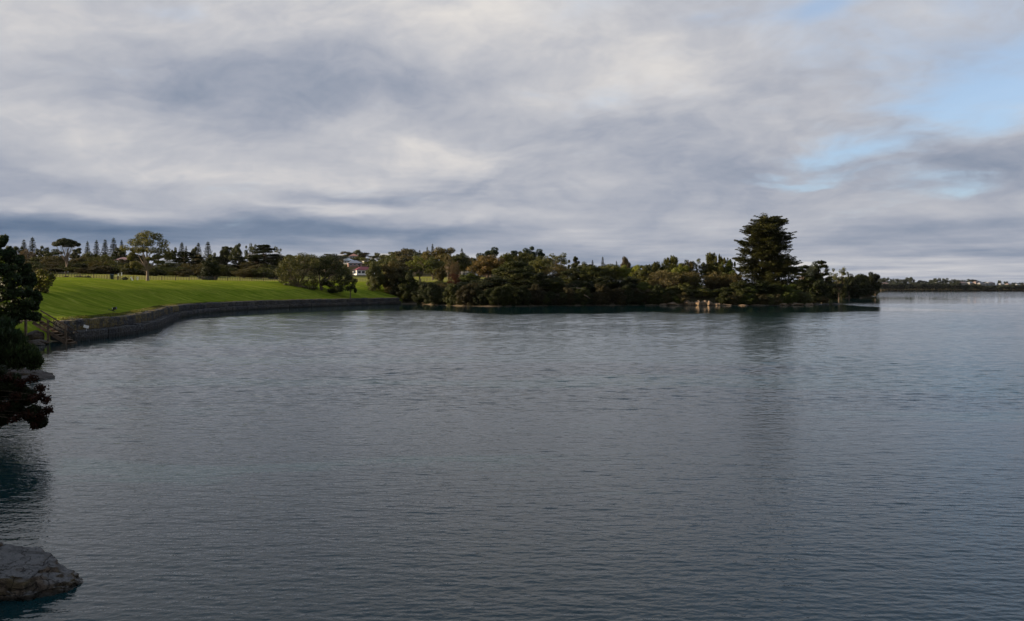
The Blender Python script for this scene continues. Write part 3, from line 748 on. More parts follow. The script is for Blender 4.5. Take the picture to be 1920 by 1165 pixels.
# ------------------------------------------------------------------ headland vegetation
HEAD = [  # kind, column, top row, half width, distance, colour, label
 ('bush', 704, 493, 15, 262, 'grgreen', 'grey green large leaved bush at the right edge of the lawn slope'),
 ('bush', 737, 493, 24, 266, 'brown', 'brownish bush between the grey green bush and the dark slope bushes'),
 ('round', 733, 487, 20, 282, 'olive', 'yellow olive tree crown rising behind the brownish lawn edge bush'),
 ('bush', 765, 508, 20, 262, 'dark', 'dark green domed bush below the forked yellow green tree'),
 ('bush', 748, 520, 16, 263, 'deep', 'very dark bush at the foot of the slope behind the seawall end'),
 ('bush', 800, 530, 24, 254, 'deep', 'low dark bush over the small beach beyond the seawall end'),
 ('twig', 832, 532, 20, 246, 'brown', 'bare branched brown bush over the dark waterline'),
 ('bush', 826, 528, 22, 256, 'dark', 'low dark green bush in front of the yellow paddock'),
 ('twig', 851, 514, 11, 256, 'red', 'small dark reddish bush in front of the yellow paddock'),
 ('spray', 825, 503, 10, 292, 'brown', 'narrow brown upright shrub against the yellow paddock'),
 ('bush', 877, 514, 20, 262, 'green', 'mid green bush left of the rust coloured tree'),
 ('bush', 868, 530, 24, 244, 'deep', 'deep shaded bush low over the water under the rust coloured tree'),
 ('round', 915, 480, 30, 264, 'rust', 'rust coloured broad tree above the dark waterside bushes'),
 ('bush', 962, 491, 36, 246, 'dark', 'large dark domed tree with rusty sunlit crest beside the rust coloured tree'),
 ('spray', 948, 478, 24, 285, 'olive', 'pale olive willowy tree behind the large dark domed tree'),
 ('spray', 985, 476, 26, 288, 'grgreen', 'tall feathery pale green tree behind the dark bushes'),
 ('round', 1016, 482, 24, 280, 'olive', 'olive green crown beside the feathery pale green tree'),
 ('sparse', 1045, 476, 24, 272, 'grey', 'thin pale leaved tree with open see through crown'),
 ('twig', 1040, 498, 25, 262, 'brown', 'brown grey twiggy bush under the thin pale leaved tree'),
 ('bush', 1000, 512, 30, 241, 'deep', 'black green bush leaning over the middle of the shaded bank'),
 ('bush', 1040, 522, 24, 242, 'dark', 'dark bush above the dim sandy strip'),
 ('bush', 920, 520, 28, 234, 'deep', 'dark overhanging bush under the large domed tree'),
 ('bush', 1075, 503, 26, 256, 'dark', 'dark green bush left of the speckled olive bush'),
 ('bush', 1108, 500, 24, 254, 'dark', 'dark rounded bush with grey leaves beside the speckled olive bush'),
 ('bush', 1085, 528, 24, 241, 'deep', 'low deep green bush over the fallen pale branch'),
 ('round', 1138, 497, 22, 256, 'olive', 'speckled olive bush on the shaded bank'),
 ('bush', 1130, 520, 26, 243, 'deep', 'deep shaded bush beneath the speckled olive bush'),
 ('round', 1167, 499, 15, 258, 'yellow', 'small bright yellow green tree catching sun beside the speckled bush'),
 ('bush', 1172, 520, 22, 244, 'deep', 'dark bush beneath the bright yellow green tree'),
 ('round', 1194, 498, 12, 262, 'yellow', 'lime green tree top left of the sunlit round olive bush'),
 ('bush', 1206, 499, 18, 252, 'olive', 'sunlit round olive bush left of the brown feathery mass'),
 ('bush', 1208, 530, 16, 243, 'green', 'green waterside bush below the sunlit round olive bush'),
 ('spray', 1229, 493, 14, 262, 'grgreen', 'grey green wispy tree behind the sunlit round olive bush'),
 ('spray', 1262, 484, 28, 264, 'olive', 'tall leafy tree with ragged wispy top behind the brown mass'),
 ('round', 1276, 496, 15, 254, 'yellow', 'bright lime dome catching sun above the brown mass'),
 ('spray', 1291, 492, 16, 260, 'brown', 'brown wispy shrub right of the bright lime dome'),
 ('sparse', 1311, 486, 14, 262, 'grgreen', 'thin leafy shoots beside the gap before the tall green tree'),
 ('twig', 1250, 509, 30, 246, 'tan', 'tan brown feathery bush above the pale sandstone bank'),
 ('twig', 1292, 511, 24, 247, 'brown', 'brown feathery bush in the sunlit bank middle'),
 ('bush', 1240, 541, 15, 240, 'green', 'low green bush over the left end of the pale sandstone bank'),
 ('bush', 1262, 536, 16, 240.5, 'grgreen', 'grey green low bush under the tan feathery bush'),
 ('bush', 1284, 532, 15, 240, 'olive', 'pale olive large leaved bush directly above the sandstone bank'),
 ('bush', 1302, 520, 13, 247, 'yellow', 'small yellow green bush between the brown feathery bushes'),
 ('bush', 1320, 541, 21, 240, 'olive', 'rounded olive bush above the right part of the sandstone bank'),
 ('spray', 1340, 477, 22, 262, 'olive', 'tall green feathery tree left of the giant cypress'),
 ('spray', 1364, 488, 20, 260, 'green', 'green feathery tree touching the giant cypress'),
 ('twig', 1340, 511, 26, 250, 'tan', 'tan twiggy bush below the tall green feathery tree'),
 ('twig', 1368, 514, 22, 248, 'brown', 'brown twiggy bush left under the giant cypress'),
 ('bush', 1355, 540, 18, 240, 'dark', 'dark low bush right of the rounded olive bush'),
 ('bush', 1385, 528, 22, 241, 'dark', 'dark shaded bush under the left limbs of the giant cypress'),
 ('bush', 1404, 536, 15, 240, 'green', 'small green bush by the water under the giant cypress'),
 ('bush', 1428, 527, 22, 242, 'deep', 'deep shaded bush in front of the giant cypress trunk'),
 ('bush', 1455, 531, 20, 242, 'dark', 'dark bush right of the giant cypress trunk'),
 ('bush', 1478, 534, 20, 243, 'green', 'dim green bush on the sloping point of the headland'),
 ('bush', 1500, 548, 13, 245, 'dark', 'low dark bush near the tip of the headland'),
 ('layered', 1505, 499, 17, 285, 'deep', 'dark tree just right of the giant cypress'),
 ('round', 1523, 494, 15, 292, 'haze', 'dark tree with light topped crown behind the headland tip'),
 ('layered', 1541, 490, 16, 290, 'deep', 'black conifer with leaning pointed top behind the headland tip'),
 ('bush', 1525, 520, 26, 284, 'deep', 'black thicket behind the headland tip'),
 ('bush', 1556, 524, 20, 330, 'deep', 'black bush at the head of the inlet'),
 ('sparse', 1573, 503, 15, 380, 'grgreen', 'pale limbed open tree above the inlet'),
 ('bush', 1578, 526, 14, 395, 'deep', 'dark bush under the pale limbed open tree'),
 ('round', 1592, 516, 15, 410, 'deep', 'dark tree left on the far point'),
 ('round', 1611, 515, 15, 425, 'deep', 'dark rounded tree midway on the far point'),
 ('round', 1630, 512, 15, 436, 'deep', 'tallest dark tree at the end of the far point'),
 ('bush', 1600, 530, 17, 414, 'deep', 'low dark thicket along the far point waterline'),
 ('bush', 1622, 530, 14, 428, 'deep', 'dark overhanging thicket near the end of the far point'),
]
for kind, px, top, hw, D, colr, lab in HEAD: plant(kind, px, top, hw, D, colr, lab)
o = plant('round', 1641, 519, 8, 438, 'deep', 'small dark tree overhanging the water at the far point tip', base=1.0)

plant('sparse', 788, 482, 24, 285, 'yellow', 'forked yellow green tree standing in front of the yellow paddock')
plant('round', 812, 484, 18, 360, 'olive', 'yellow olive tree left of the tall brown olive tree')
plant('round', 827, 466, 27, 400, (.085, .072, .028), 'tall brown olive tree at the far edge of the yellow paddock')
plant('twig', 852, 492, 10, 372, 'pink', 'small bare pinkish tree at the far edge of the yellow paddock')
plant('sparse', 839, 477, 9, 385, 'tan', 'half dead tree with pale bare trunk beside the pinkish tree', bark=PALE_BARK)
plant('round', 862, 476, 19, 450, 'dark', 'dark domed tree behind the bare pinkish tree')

# the giant cypress, its tiers laid out as metres from the trunk
def giant_cypress():
    D = 250.0; px0 = 1440; k = D / F; r = np.random.default_rng(77)
    x0 = wx(px0, D); z0 = max(hz(x0, D), 0.5)
    tiers = [(1443, 407, 20, 4), (1428, 412, 9, 4), (1458, 411, 10, 4), (1432, 419, 20, 5), (1450, 416, 14, 4), (1430, 425, 30, 5), (1447, 430, 18, 5), (1414, 432, 19, 5), (1440, 438, 24, 5), (1460, 438, 25, 4), (1466, 445, 16, 3), (1430, 446, 28, 5), (1410, 452, 25, 5), (1445, 455, 28, 6), (1420, 461, 26, 5), (1450, 465, 28, 6), (1411, 470, 25, 5), (1440, 474, 32, 6),
             (1410, 482, 30, 5), (1455, 482, 30, 6), (1470, 490, 27, 5), (1425, 490, 36, 6), (1440, 498, 50, 6), (1410, 503, 26, 6), (1466, 503, 28, 6), (1440, 511, 52, 7), (1440, 520, 50, 7), (1425, 530, 38, 6), (1462, 530, 32, 6)]
    parts = []; tg = []
    for cx, cy, hw, th in tiers:
        hw *= .9; n = int(6 + hw * .40)
        for q in range(n):
            a = r.uniform(0, 6.283); s = r.uniform(.1, 1.0) ** .55
            if q in (0, 2): a, s = 0.2 * r.normal(), .85
            if q in (1, 3): a, s = math.pi + 0.2 * r.normal(), .85
            dx, dy = hw * k * s * math.cos(a), min(hw, 34) * k * s * math.sin(a)
            c = np.array([(cx - px0) * k + dx, dy, wz(cy + 4, D) - z0 + .08 * abs(dx) - .35 * s + r.uniform(-.85, .85)])
            tg.append(c)
            parts.append(clump(r, c, np.array([1.25, 1.2, th * k * .62]) * r.uniform(.7, 1.3), 170, .46, 'flat'))
            parts.append(clump(r, c * np.array([.6, .6, 1]) + np.array([0, 0, r.uniform(-1.2, 1.2)]), (1.2, 1.2, .8), 40, .5))
            if s > .75:      # ragged upturned branch tip
                d = np.array([math.cos(a), math.sin(a), .22])
                for e in (1.2, 1.9): parts.append(clump(r, c + d * e, (.55, .5, .2), 30, .42, 'flat'))
    mb = MB(); H = wz(408, D) - z0
    mb.tube([(0, 0, -.4), (.2, 0, 5), (.1, .1, H * .5), (.3, 0, H * .8), (.4, 0, H * .97)], [.95, .7, .5, .28, .08], 9)
    mb.tube([(.1, 0, 3), (-1.6, .3, 9), (-2.2, .2, 15)], [.5, .36, .12], 7); mb.tube([(.1, 0, 4), (2.2, -.3, 10), (2.6, 0, 16)], [.45, .3, .1], 7)
    for c in tg[::3]: limb(mb, r, (.2, 0, max(1.5, c[2] - 1.2)), c, .16, .03, bend=.06)
    o = empty('cypress_tree', (x0, D, z0)); link('trunk', mb.mesh('trunk', BARK), o)
    cr = link('crown', crown_mesh('crown', parts), o); cr.color = (.034, .038, .014, 1)
    tag(o, 'giant layered cypress towering over the headland', 'tree')
giant_cypress()

# low bushes along the shaded bank, its shade put into their dark leaf colours
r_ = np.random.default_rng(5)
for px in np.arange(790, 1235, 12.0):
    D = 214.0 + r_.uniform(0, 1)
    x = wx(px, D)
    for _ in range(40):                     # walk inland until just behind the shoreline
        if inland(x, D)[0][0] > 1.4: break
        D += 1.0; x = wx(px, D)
    plant('bush', px, r_.uniform(532, 552), r_.uniform(11, 16), D, *(('deep', 'low black green bush hanging over the shaded waterline of the headland'), ('dark', 'low dark green bush hanging over the shaded waterline of the headland'), ((.034, .031, .016), 'low brown bush with shade darkened colour hanging over the shaded waterline of the headland'))[int(r_.integers(3))], 'low bushes along the shaded bank')
for px in np.arange(1225, 1548, 11.0):
    if 1280 < px < 1350: continue
    D = 230.0; x = wx(px, D)
    for _ in range(40):
        if inland(x, D)[0][0] > 1.3: break
        D += 1.0; x = wx(px, D)
    plant('bush', px, r_.uniform(546, 556) + max(0, px - 1490) * .12, r_.uniform(9, 13), D, *[(q, 'low ' + w + ' bush just above the sandstone waterline') for q, w in (('dark', 'dark green'), ('grgreen', 'grey green'), ('brown', 'brown'), ('green', 'mid green'))][int(r_.integers(4))], 'low bushes above the sandstone shore')
for px in np.arange(1530, 1646, 11.0):
    D = 300.0; x = wx(px, D)
    for _ in range(90):
        if inland(x, D)[0][0] > 3.0: break
        D += 2.0; x = wx(px, D)
    plant('bush', px, r_.uniform(528, 538), r_.uniform(8, 11), D, 'deep', 'low dark bush along the inlet shore of the far point', 'low bushes along the far point')

# ------------------------------------------------------------------ background belt beyond the paddock
G1 = 'scrub bushes in the belt beyond the paddock'
for row, (D0, t0, t1) in enumerate(((335, 497, 503), (362, 488, 497), (395, 478, 490))):
    for px in np.arange(-10 + 9 * row, 540, 21.0):
        if row == 2 and px > 260: continue
        top = r_.uniform(t0, t1) + (4 if px > 300 else 0)
        kind = ('twig', 'bush', 'twig', 'bush')[int(r_.integers(4))]; ci = int(r_.integers(5))
        plant(kind, px + r_.uniform(-5, 5), top, r_.uniform(14, 22), D0 + r_.uniform(-10, 10), ['brown', 'olive', 'grgreen', 'brown', 'dark'][ci],
              ['brown', 'olive', 'grey green', 'brown', 'dark green'][ci] + (' twiggy' if kind == 'twig' else ' dense rounded') + ' scrub bush in the ' + ('front row against the paddock', 'middle row of the belt beyond the paddock', 'back row below the Norfolk pines')[row], G1)
N1 = 'slender Norfolk pine in the row of five left of the eucalyptus'
for px, top, hw in ((164, 454, 7), (181, 452, 8), (197, 451, 8.5), (213, 448, 10), (228, 452, 6.5)):
    plant('norfolk', px, top, hw, 470, 'haze', N1, 'five Norfolk pines in a row')
plant('norfolk', 45, 451, 8, 470, 'haze', 'shorter of two Norfolk pines above the dark shoreline tree')
plant('norfolk', 61, 447, 10, 470, 'haze', 'taller of two Norfolk pines above the dark shoreline tree')
BACK = [
 ('pine', 33, 463, 10, 450, 'dark', 'dark tree left of the two Norfolk pines'), ('pine', 79, 462, 9, 455, 'dark', 'dark clumpy tree right of the two Norfolk pines'),
 ('twig', 52, 470, 14, 440, 'pink', 'pinkish bare tree under the two Norfolk pines'), ('pine', 98, 468, 16, 450, 'dark', 'dark broad pine left of the pale trunked umbrella tree'),
 ('umbrella', 124, 448, 21, 345, 'dark', 'pale trunked umbrella shaped tree rising above the scrub'), ('pine', 147, 466, 14, 450, 'dark', 'dark pine between the umbrella tree and the Norfolk pine row'),
 ('round', 172, 474, 15, 420, 'olive', 'olive tree below the first Norfolk pines of the row'), ('round', 200, 478, 16, 420, 'dark', 'dark tree below the middle of the Norfolk pine row'), ('pine', 225, 466, 14, 445, 'dark', 'dark tree at the right foot of the Norfolk pine row'),
 ('pine', 308, 472, 14, 430, 'dark', 'dark pine peeping out right of the eucalyptus crown'), ('norfolk', 341, 456, 9, 470, 'haze', 'Norfolk pine above the broad dark cypress mass'), ('norfolk', 349, 463, 5, 500, 'haze', 'thin small Norfolk pine beside a larger one above the cypress mass'),
 ('pine', 326, 465, 6, 470, 'dark', 'small round topped dark tree left of a Norfolk pine'), ('layered', 347, 473, 33, 380, 'deep', 'broad dark cypress mass right of the eucalyptus'), ('pine', 365, 464, 9, 450, 'dark', 'dark broad tree leaning on a ragged Norfolk pine'),
 ('norfolk', 372, 457, 9, 460, 'haze', 'ragged Norfolk pine behind the lone round dark tree, left one'), ('norfolk', 390, 455, 10, 450, 'haze', 'full bushy Norfolk pine straight behind the lone round dark tree'), ('round', 373, 478, 9, 400, 'brown', 'small brownish tree under the ragged Norfolk pine'),
 ('round', 402, 476, 10, 420, 'olive', 'yellowish tree right of the bushy Norfolk pine'), ('norfolk', 417, 464, 6, 480, 'haze', 'small pointed pine between two bushier trees'), ('pine', 424, 463, 14, 450, 'dark', 'dark round pine mass with pointed leader'),
 ('pine', 442, 458, 10, 430, 'dark', 'tall clumpy pine left of the bare topped pine'), ('sparse', 455, 468, 12, 430, 'dark', 'thin leaning pine beside the tall clumpy pine'), ('layered', 412, 482, 17, 370, 'deep', 'dark cypress right of the lone round tree'), ('layered', 446, 482, 17, 370, 'deep', 'dark flat topped cypress below the tall clumpy pine'),
 ('sparse', 470, 458, 12, 400, 'dark', 'bare topped open pine with flat crown'), ('layered', 496, 460, 27, 390, 'deep', 'big black spreading cypress left of the lawn tree pair'), ('layered', 480, 480, 24, 385, 'deep', 'lower dark cypress below the big black spreading one'), ('sparse', 519, 463, 10, 410, 'olive', 'thin tree with pale trunk right of the big black cypress'), ('round', 528, 478, 14, 400, 'dark', 'dark tree just behind the broad olive lawn tree'), ('layered', 260, 482, 24, 385, 'deep', 'dark cypress mass behind the eucalyptus trunk'),
 ('pine', 920, 465, 18, 420, 'pinegreen', 'umbrella pine behind the rust coloured tree'), ('pine', 900, 480, 14, 440, 'pinegreen', 'dark pine left of the umbrella pine'), ('pine', 965, 471, 15, 430, 'pinegreen', 'sloping dark pine in the middle pine group'), ('pine', 989, 464, 14, 430, 'pinegreen', 'tallest knobbly pine in the middle pine group'), ('pine', 1008, 469, 16, 430, 'pinegreen', 'right sloping pine in the middle pine group'),
 ('pine', 1076, 482, 10, 340, 'dark', 'small pine with flat spreading arms above the dark bushes'), ('round', 1098, 493, 14, 330, 'dark', 'dark rounded tree right of the small flat armed pine'), ('norfolk', 1130, 483, 5, 600, 'haze', 'tiny slender Norfolk pine above the speckled bush'), ('norfolk', 1156, 491, 4.5, 620, 'haze', 'tiny pointed pine left of the round brown tree'), ('round', 1172, 483, 10, 400, (.06, .05, .035), 'round brown tree standing above the shaded bank'),
 ('norfolk', 1111, 489, 4.5, 640, 'haze', 'faint tiny pine left of the slender Norfolk pine'), ('norfolk', 1025, 484, 4, 640, 'haze', 'faint tiny pine beside the thin pale leaved tree'),
 ('norfolk', 801, 464, 4, 640, 'haze', 'small pointed pine on the hill skyline'), ('norfolk', 811, 459, 5.5, 620, 'haze', 'bushy pine on the hill skyline above the brown olive tree'), ('norfolk', 866, 467, 6, 560, 'haze', 'bushy topped pine over the dark domed tree'), ('norfolk', 787, 470, 5, 640, 'haze', 'pointed pine right of the hill dome'),
]
for kind, px, top, hw, D, colr, lab in BACK: plant(kind, px, top, hw, D, colr, lab)
# wooded hill with houses
HILL = 'tree on the wooded suburban hillside'
for px, top, hw, D in ((620, 476, 14, 700), (640, 480, 13, 680), (650, 472, 9, 760), (660, 474, 8, 760), (671, 469, 9, 770), (683, 474, 9, 770), (700, 480, 9, 760), (707, 474, 5, 760), (725, 478, 12, 700), (742, 472, 16, 660), (760, 468, 18, 660), (768, 467, 13, 680), (780, 474, 14, 650), (797, 474, 14, 640), (755, 480, 22, 600), (735, 484, 14, 560), (790, 482, 16, 560),
                       (610, 484, 14, 560), (632, 488, 12, 520), (655, 484, 10, 700), (690, 484, 12, 660), (672, 482, 12, 700), (715, 488, 12, 520), (880, 484, 14, 520), (872, 490, 12, 480), (890, 492, 12, 460), (700, 492, 8, 470), (642, 497, 9, 450), (648, 505, 8, 400), (760, 492, 14, 480), (820, 490, 14, 470), (590, 482, 18, 480), (560, 480, 20, 470), (545, 478, 12, 520)):
    plant('far', px, top, hw * 1.1, D, *[(q, w + ' rounded tree among the houses of the wooded hillside') for q, w in (('haze', 'grey green'), ('dark', 'dark green'), ('brown', 'brownish'), ('olive', 'olive'))][int(r_.integers(4))], 'trees on the suburban hillside')
for px in np.arange(1060, 1240, 22): plant('far', px, 499 + r_.uniform(-3, 4), 15, 430, 'dark', 'dark tree just behind the headland bushes', 'trees behind the headland bushes')

# far shore
FG = 'trees along the far shore'
for px, top, hw in ((1652, 522, 7), (1661, 521, 6), (1672, 523, 5), (1680, 523, 5), (1692, 524, 7), (1702, 521, 8), (1709, 520, 5), (1724, 526, 6), (1735, 527, 7), (1748, 525, 8), (1757, 522, 7), (1771, 522, 7), (1786, 524, 6), (1802, 525, 8), (1818, 524, 8), (1829, 525, 8), (1845, 529, 6), (1858, 529, 5), (1874, 526, 4), (1886, 528, 4), (1900, 530, 5), (1913, 530, 6), (1930, 529, 6)):
    plant('far', px, top, hw, 1640 + r_.uniform(-30, 30), 'haze', 'distant dark tree on the far shore skyline', FG)
for px in np.arange(1646, 1960, 6.0):
    D = 1470.0
    while inland(wx(px, D), D)[0][0] < -3: D += 2
    plant('far', px, r_.uniform(529, 534) + (4 if px > 1800 else 0), r_.uniform(7, 10), D + r_.uniform(0, 8), 'haze', 'low mangrove bush along the far waterline', 'mangroves along the far shore')

# ------------------------------------------------------------------ houses
def solve_d(px, py, lo=330, hi=1200):
    """distance at which the terrain appears at photo row py in column px"""
    D = np.linspace(lo, hi, 300); z = terrain(wx(px, D), D); r = HY - (z - EYE) / D * F
    i = int(np.argmin(np.abs(r - py))); return float(D[i])
def house(px, D, w, h, dep, rz, wall, roof, label, roof_h=None, windows=3, group=None, hip=True, base=None):
    """w, dep metres plan, h metres wall height"""
    x = wx(px, D); z = (hz(x, D) if base is None else base) - 0.1
    o = tag(empty('house', (x, D, z), rz), label, 'house', group)
    k = MB().box((0, 0, h / 2 - .4), (w, dep, h + .8)).build('wall', PAINT, o); k.color = (*wall, 1)
    rh = roof_h or 0.28 * dep; e = .45; a, b = w / 2 + e, dep / 2 + e; q = max(a - b, 0.2) if hip else a
    rf = MB().add([(-a, -b, h), (a, -b, h), (a, b, h), (-a, b, h), (-q, 0, h + rh), (q, 0, h + rh), (-a, -b, h - .15), (a, -b, h - .15), (a, b, h - .15), (-a, b, h - .15)],
                  [(0, 1, 5, 4), (1, 2, 5), (2, 3, 4, 5), (3, 0, 4), (6, 7, 1, 0), (7, 8, 2, 1), (8, 9, 3, 2), (9, 6, 0, 3), (9, 8, 7, 6)]).build('roof', ROOF, o); rf.color = (*roof, 1)
    for i in range(windows):
        wxx = -w / 2 + w * (i + .7) / (windows + .6)
        ww = min(1.7, w / (windows + 1.5))
        f = MB().box((wxx, -dep / 2 - .03, h * .56), (ww + .16, .08, 1.36)).build('window', WHITE, o)
        MB().box((wxx, -dep / 2 - .085, h * .56), (ww, .04, 1.2)).build('pane', WINDOW, f)
    for s in (-1, 1):
        f = MB().box((s * (w / 2 + .03), 0, h * .56), (.08, 1.5, 1.3)).build('window', WHITE, o)
        MB().box((s * (w / 2 + .085), 0, h * .56), (.04, 1.34, 1.14)).build('pane', WINDOW, f)
    if windows > 2: MB().box((w * .32, -dep / 2 - .05, 1.02), (.95, .1, 2.05)).build('door', DARK_WOOD, o)
    return o
d0 = solve_d(676, 512, 330, 460)
house(682, d0, 10.5, 2.9, 7, math.radians(28), (.74, .72, .68), (.20, .022, .025), 'white house with dark red hipped roof at the top of the paddock', 1.9, 4)
CREAM, GREY, PINK, BLUE = (.36, .35, .32), (.2, .2, .22), (.24, .15, .13), (.2, .24, .28)
for px, py, w, roof, wall, rz, lab in ((665, 500, 11, (.22, .23, .27), PINK, .3, 'long grey roofed house with pinkish walls behind the red roofed house'), (652, 495, 9, (.50, .54, .58), CREAM, -.2, 'pale roofed house left of the long grey roofed house'), (690, 494, 9, (.52, .55, .60), CREAM, .4, 'white roofed house right of the long grey roofed house'), (702, 496, 8, (.34, .36, .40), CREAM, .1, 'grey roofed house half hidden by the slope bushes'),
                                       (722, 483, 16, (.46, .47, .48), CREAM, 0, 'long pale house on the hill skyline'), (676, 481, 9, (.30, .31, .33), CREAM, .5, 'grey house high on the hillside below round trees'), (663, 486, 8, (.30, .14, .10), CREAM, .2, 'small brown roofed hillside house'), (702, 488, 8, (.40, .42, .45), CREAM, -.3, 'small grey hillside house below the pointed tree'), (745, 493, 10, (.45, .45, .46), CREAM, .2, 'pale house glimpsed above the yellow olive bush'), (776, 486, 7, (.50, .50, .50), CREAM, .9, 'white gabled house on the hill behind the forked tree'), (844, 489, 8, (.55, .55, .55), (.70, .70, .68), .5, 'white gabled house beside the half dead tree'),
                                       (641, 484, 8, (.42, .43, .46), CREAM, 0, 'pale hillside house left of the round trees')):
    D = solve_d(px, py, 400, 900)
    house(px, D, w, 2.9, 8, rz, wall, roof, lab, None, 3)
D = solve_d(880, 508, 380, 480); house(880, D, 9, 2.6, 7, -.1, (.32, .32, .31), (.45, .45, .45), 'low white roofed house right of the bare pinkish tree', 1.4, 3)
for px, py, lab, roof in ((232, 488, 'pink roofed house among trees left of the eucalyptus', (.30, .15, .12)), (310, 489, 'pale roofed house just right of the eucalyptus crown', (.6, .6, .6)), (368, 496, 'grey roofed shed between dark cypress and round tree', (.40, .42, .45)), (483, 478, 'white house glimpsed through the big black cypress', (.6, .58, .55)), (515, 479, 'white gabled house by the pale trunked thin tree', (.65, .65, .65))):
    D = 430 if px == 368 else 405
    house(px, D, 6 if px == 368 else 8, wz(py, D) - hz(wx(px, D), D), 7, .4, (.70, .68, .64), roof, lab, 1.6, 2)
for i in range(20):
    px = 1740 + i * 10 + r_.uniform(-4, 4) if i > 4 else 1660 + i * 24
    house(px, 1600 + r_.uniform(-10, 40), r_.uniform(9, 15), r_.uniform(3, 6), 9, r_.uniform(.1, .5), [(.16, .155, .15), (.14, .11, .10), (.19, .185, .18), (.13, .15, .17)][i % 4], [(.14, .09, .075), (.15, .15, .16), (.2, .2, .2)][i % 3], 'distant house among trees on the far shore', None, 3, 'houses on the far shore', base=wz(539 - r_.uniform(0, 5), 1600))

# ------------------------------------------------------------------ fence
def fence():
    pts = []
    for px in np.arange(40, 960, 45.0):
        D = np.linspace(150, 360, 211); d, _ = inland(wx(px, D), D)
        k = int(np.argmax(d > 41)); pts.append((wx(px, D[k]), D[k]))
    pts = [pts[0]] + [tuple((np.array(pts[i - 1]) + np.array(pts[i]) * 2 + np.array(pts[i + 1])) / 4) for i in range(1, len(pts) - 1)] + [pts[-1]]
    L = spline(pts, 1.05)
    o = tag(empty('paddock_fence', (L[0][0], L[0][1], hz(*L[0]))), 'dark post and wire paddock fence along the crest of the lawn', 'fence')
    bx, by, bz = o.location
    post = MB().tube([(0, 0, -.3), (0, 0, 1.25)], [.10, .09], 7).mesh('post', DARK_WOOD); batten = MB().box((0, 0, .6), (.06, .045, 1.05)).mesh('batten', DARK_WOOD)
    zs = terrain(np.array([p[0] for p in L]), np.array([p[1] for p in L]))
    for i, (x, y) in enumerate(L):
        if i % 5 == 0: link('post', post, o, (x - bx, y - by, zs[i] - bz))
        else: link('batten', batten, o, (x - bx, y - by, zs[i] - bz))
    for h in (.25, .5, .75, 1.0):
        mb = MB(); mb.tube([(x - bx, y - by + .06, z - bz + h) for (x, y), z in zip(L[::5], zs[::5])], [.012] * len(L[::5]), 4); mb.build('wire', WIRE, o)
fence()

# ------------------------------------------------------------------ near shore on the left
from mathutils import noise as mnoise
import bmesh
def rock_mat(name, top, side, low, wet=0.12):
    def fn(t):
        P = wpos(t); sp = t.new('ShaderNodeSeparateXYZ'); t.l.new(P, sp.inputs[0])
        geo = t.new('ShaderNodeNewGeometry'); sn = t.new('ShaderNodeSeparateXYZ'); t.l.new(geo.outputs['Normal'], sn.inputs[0])
        n = t.noise(P, 2.2, 8, 0.65, 0.4); n2 = t.noise(P, 9.0, 5, 0.7)
        st = t.new('ShaderNodeMapping'); st.inputs['Scale'].default_value = (5, 5, 1.0); t.l.new(P, st.inputs[0]); ns = t.noise(st.outputs[0], 1.2, 5, 0.6)
        up = t.mapr(t.m('MULTIPLY_ADD', n, 0.5, sn.outputs[2]), 0.75, 1.15)
        c = t.mix(t.mapr(ns, 0.38, 0.62), side, low); c = t.mix(t.mapr(n, 0.42, 0.62, 0, .7), c, (0.10, 0.075, 0.03)); c = t.mix(up, c, t.mix(t.mapr(n2, .38, .62), tuple(q * .45 for q in top), tuple(q * 1.25 for q in top)))
        c = t.mix(t.mapr(n2, 0.35, 0.65, 0, .8), c, t.mix(1.0, c, (.45, .43, .42), 'MULTIPLY'))
        wv = t.new('ShaderNodeVectorMath', operation='MULTIPLY_ADD'); t.l.new(t.noise(P, 1.6, 4, .6, 0, 1), wv.inputs[0]); wv.inputs[1].default_value = (.9, .9, .9); t.l.new(P, wv.inputs[2])
        vc = t.new('ShaderNodeTexVoronoi', feature='DISTANCE_TO_EDGE'); vc.inputs['Scale'].default_value = 1.5; t.l.new(wv.outputs[0], vc.inputs['Vector'])
        crack = t.mapr(vc.outputs['Distance'], 0.0, 0.022)
        c = t.mix(crack, t.mix(1.0, c, (.55, .52, .5), 'MULTIPLY'), c)
        d = t.mapr(t.m('MULTIPLY_ADD', n, 0.18, t.m('SUBTRACT', sp.outputs[2], 0.09)), 0.0, wet, 1.0, 0.0)
        c = t.mix(d, c, (0.018, 0.016, 0.012))
        return principled(t, c, t.mapr(d, 0, 1, .85, .3), 0.3, bump(t, t.m('ADD', t.m('MULTIPLY', crack, .35), t.m('ADD', n, t.m('MULTIPLY', n2, .5))), 1.0, 0.16)).outputs[0]
    return material(name, fn)
BOULDER = rock_mat('boulder_stone', (0.19, 0.185, 0.18), (0.13, 0.10, 0.075), (0.045, 0.038, 0.026))
SPIT = rock_mat('shore_stone', (0.11, 0.092, 0.08), (0.075, 0.06, 0.05), (0.045, 0.036, 0.028))
SANDSTONE = rock_mat('sandstone', (0.25, 0.185, 0.125), (0.24, 0.165, 0.105), (0.17, 0.115, 0.075), 0.10)
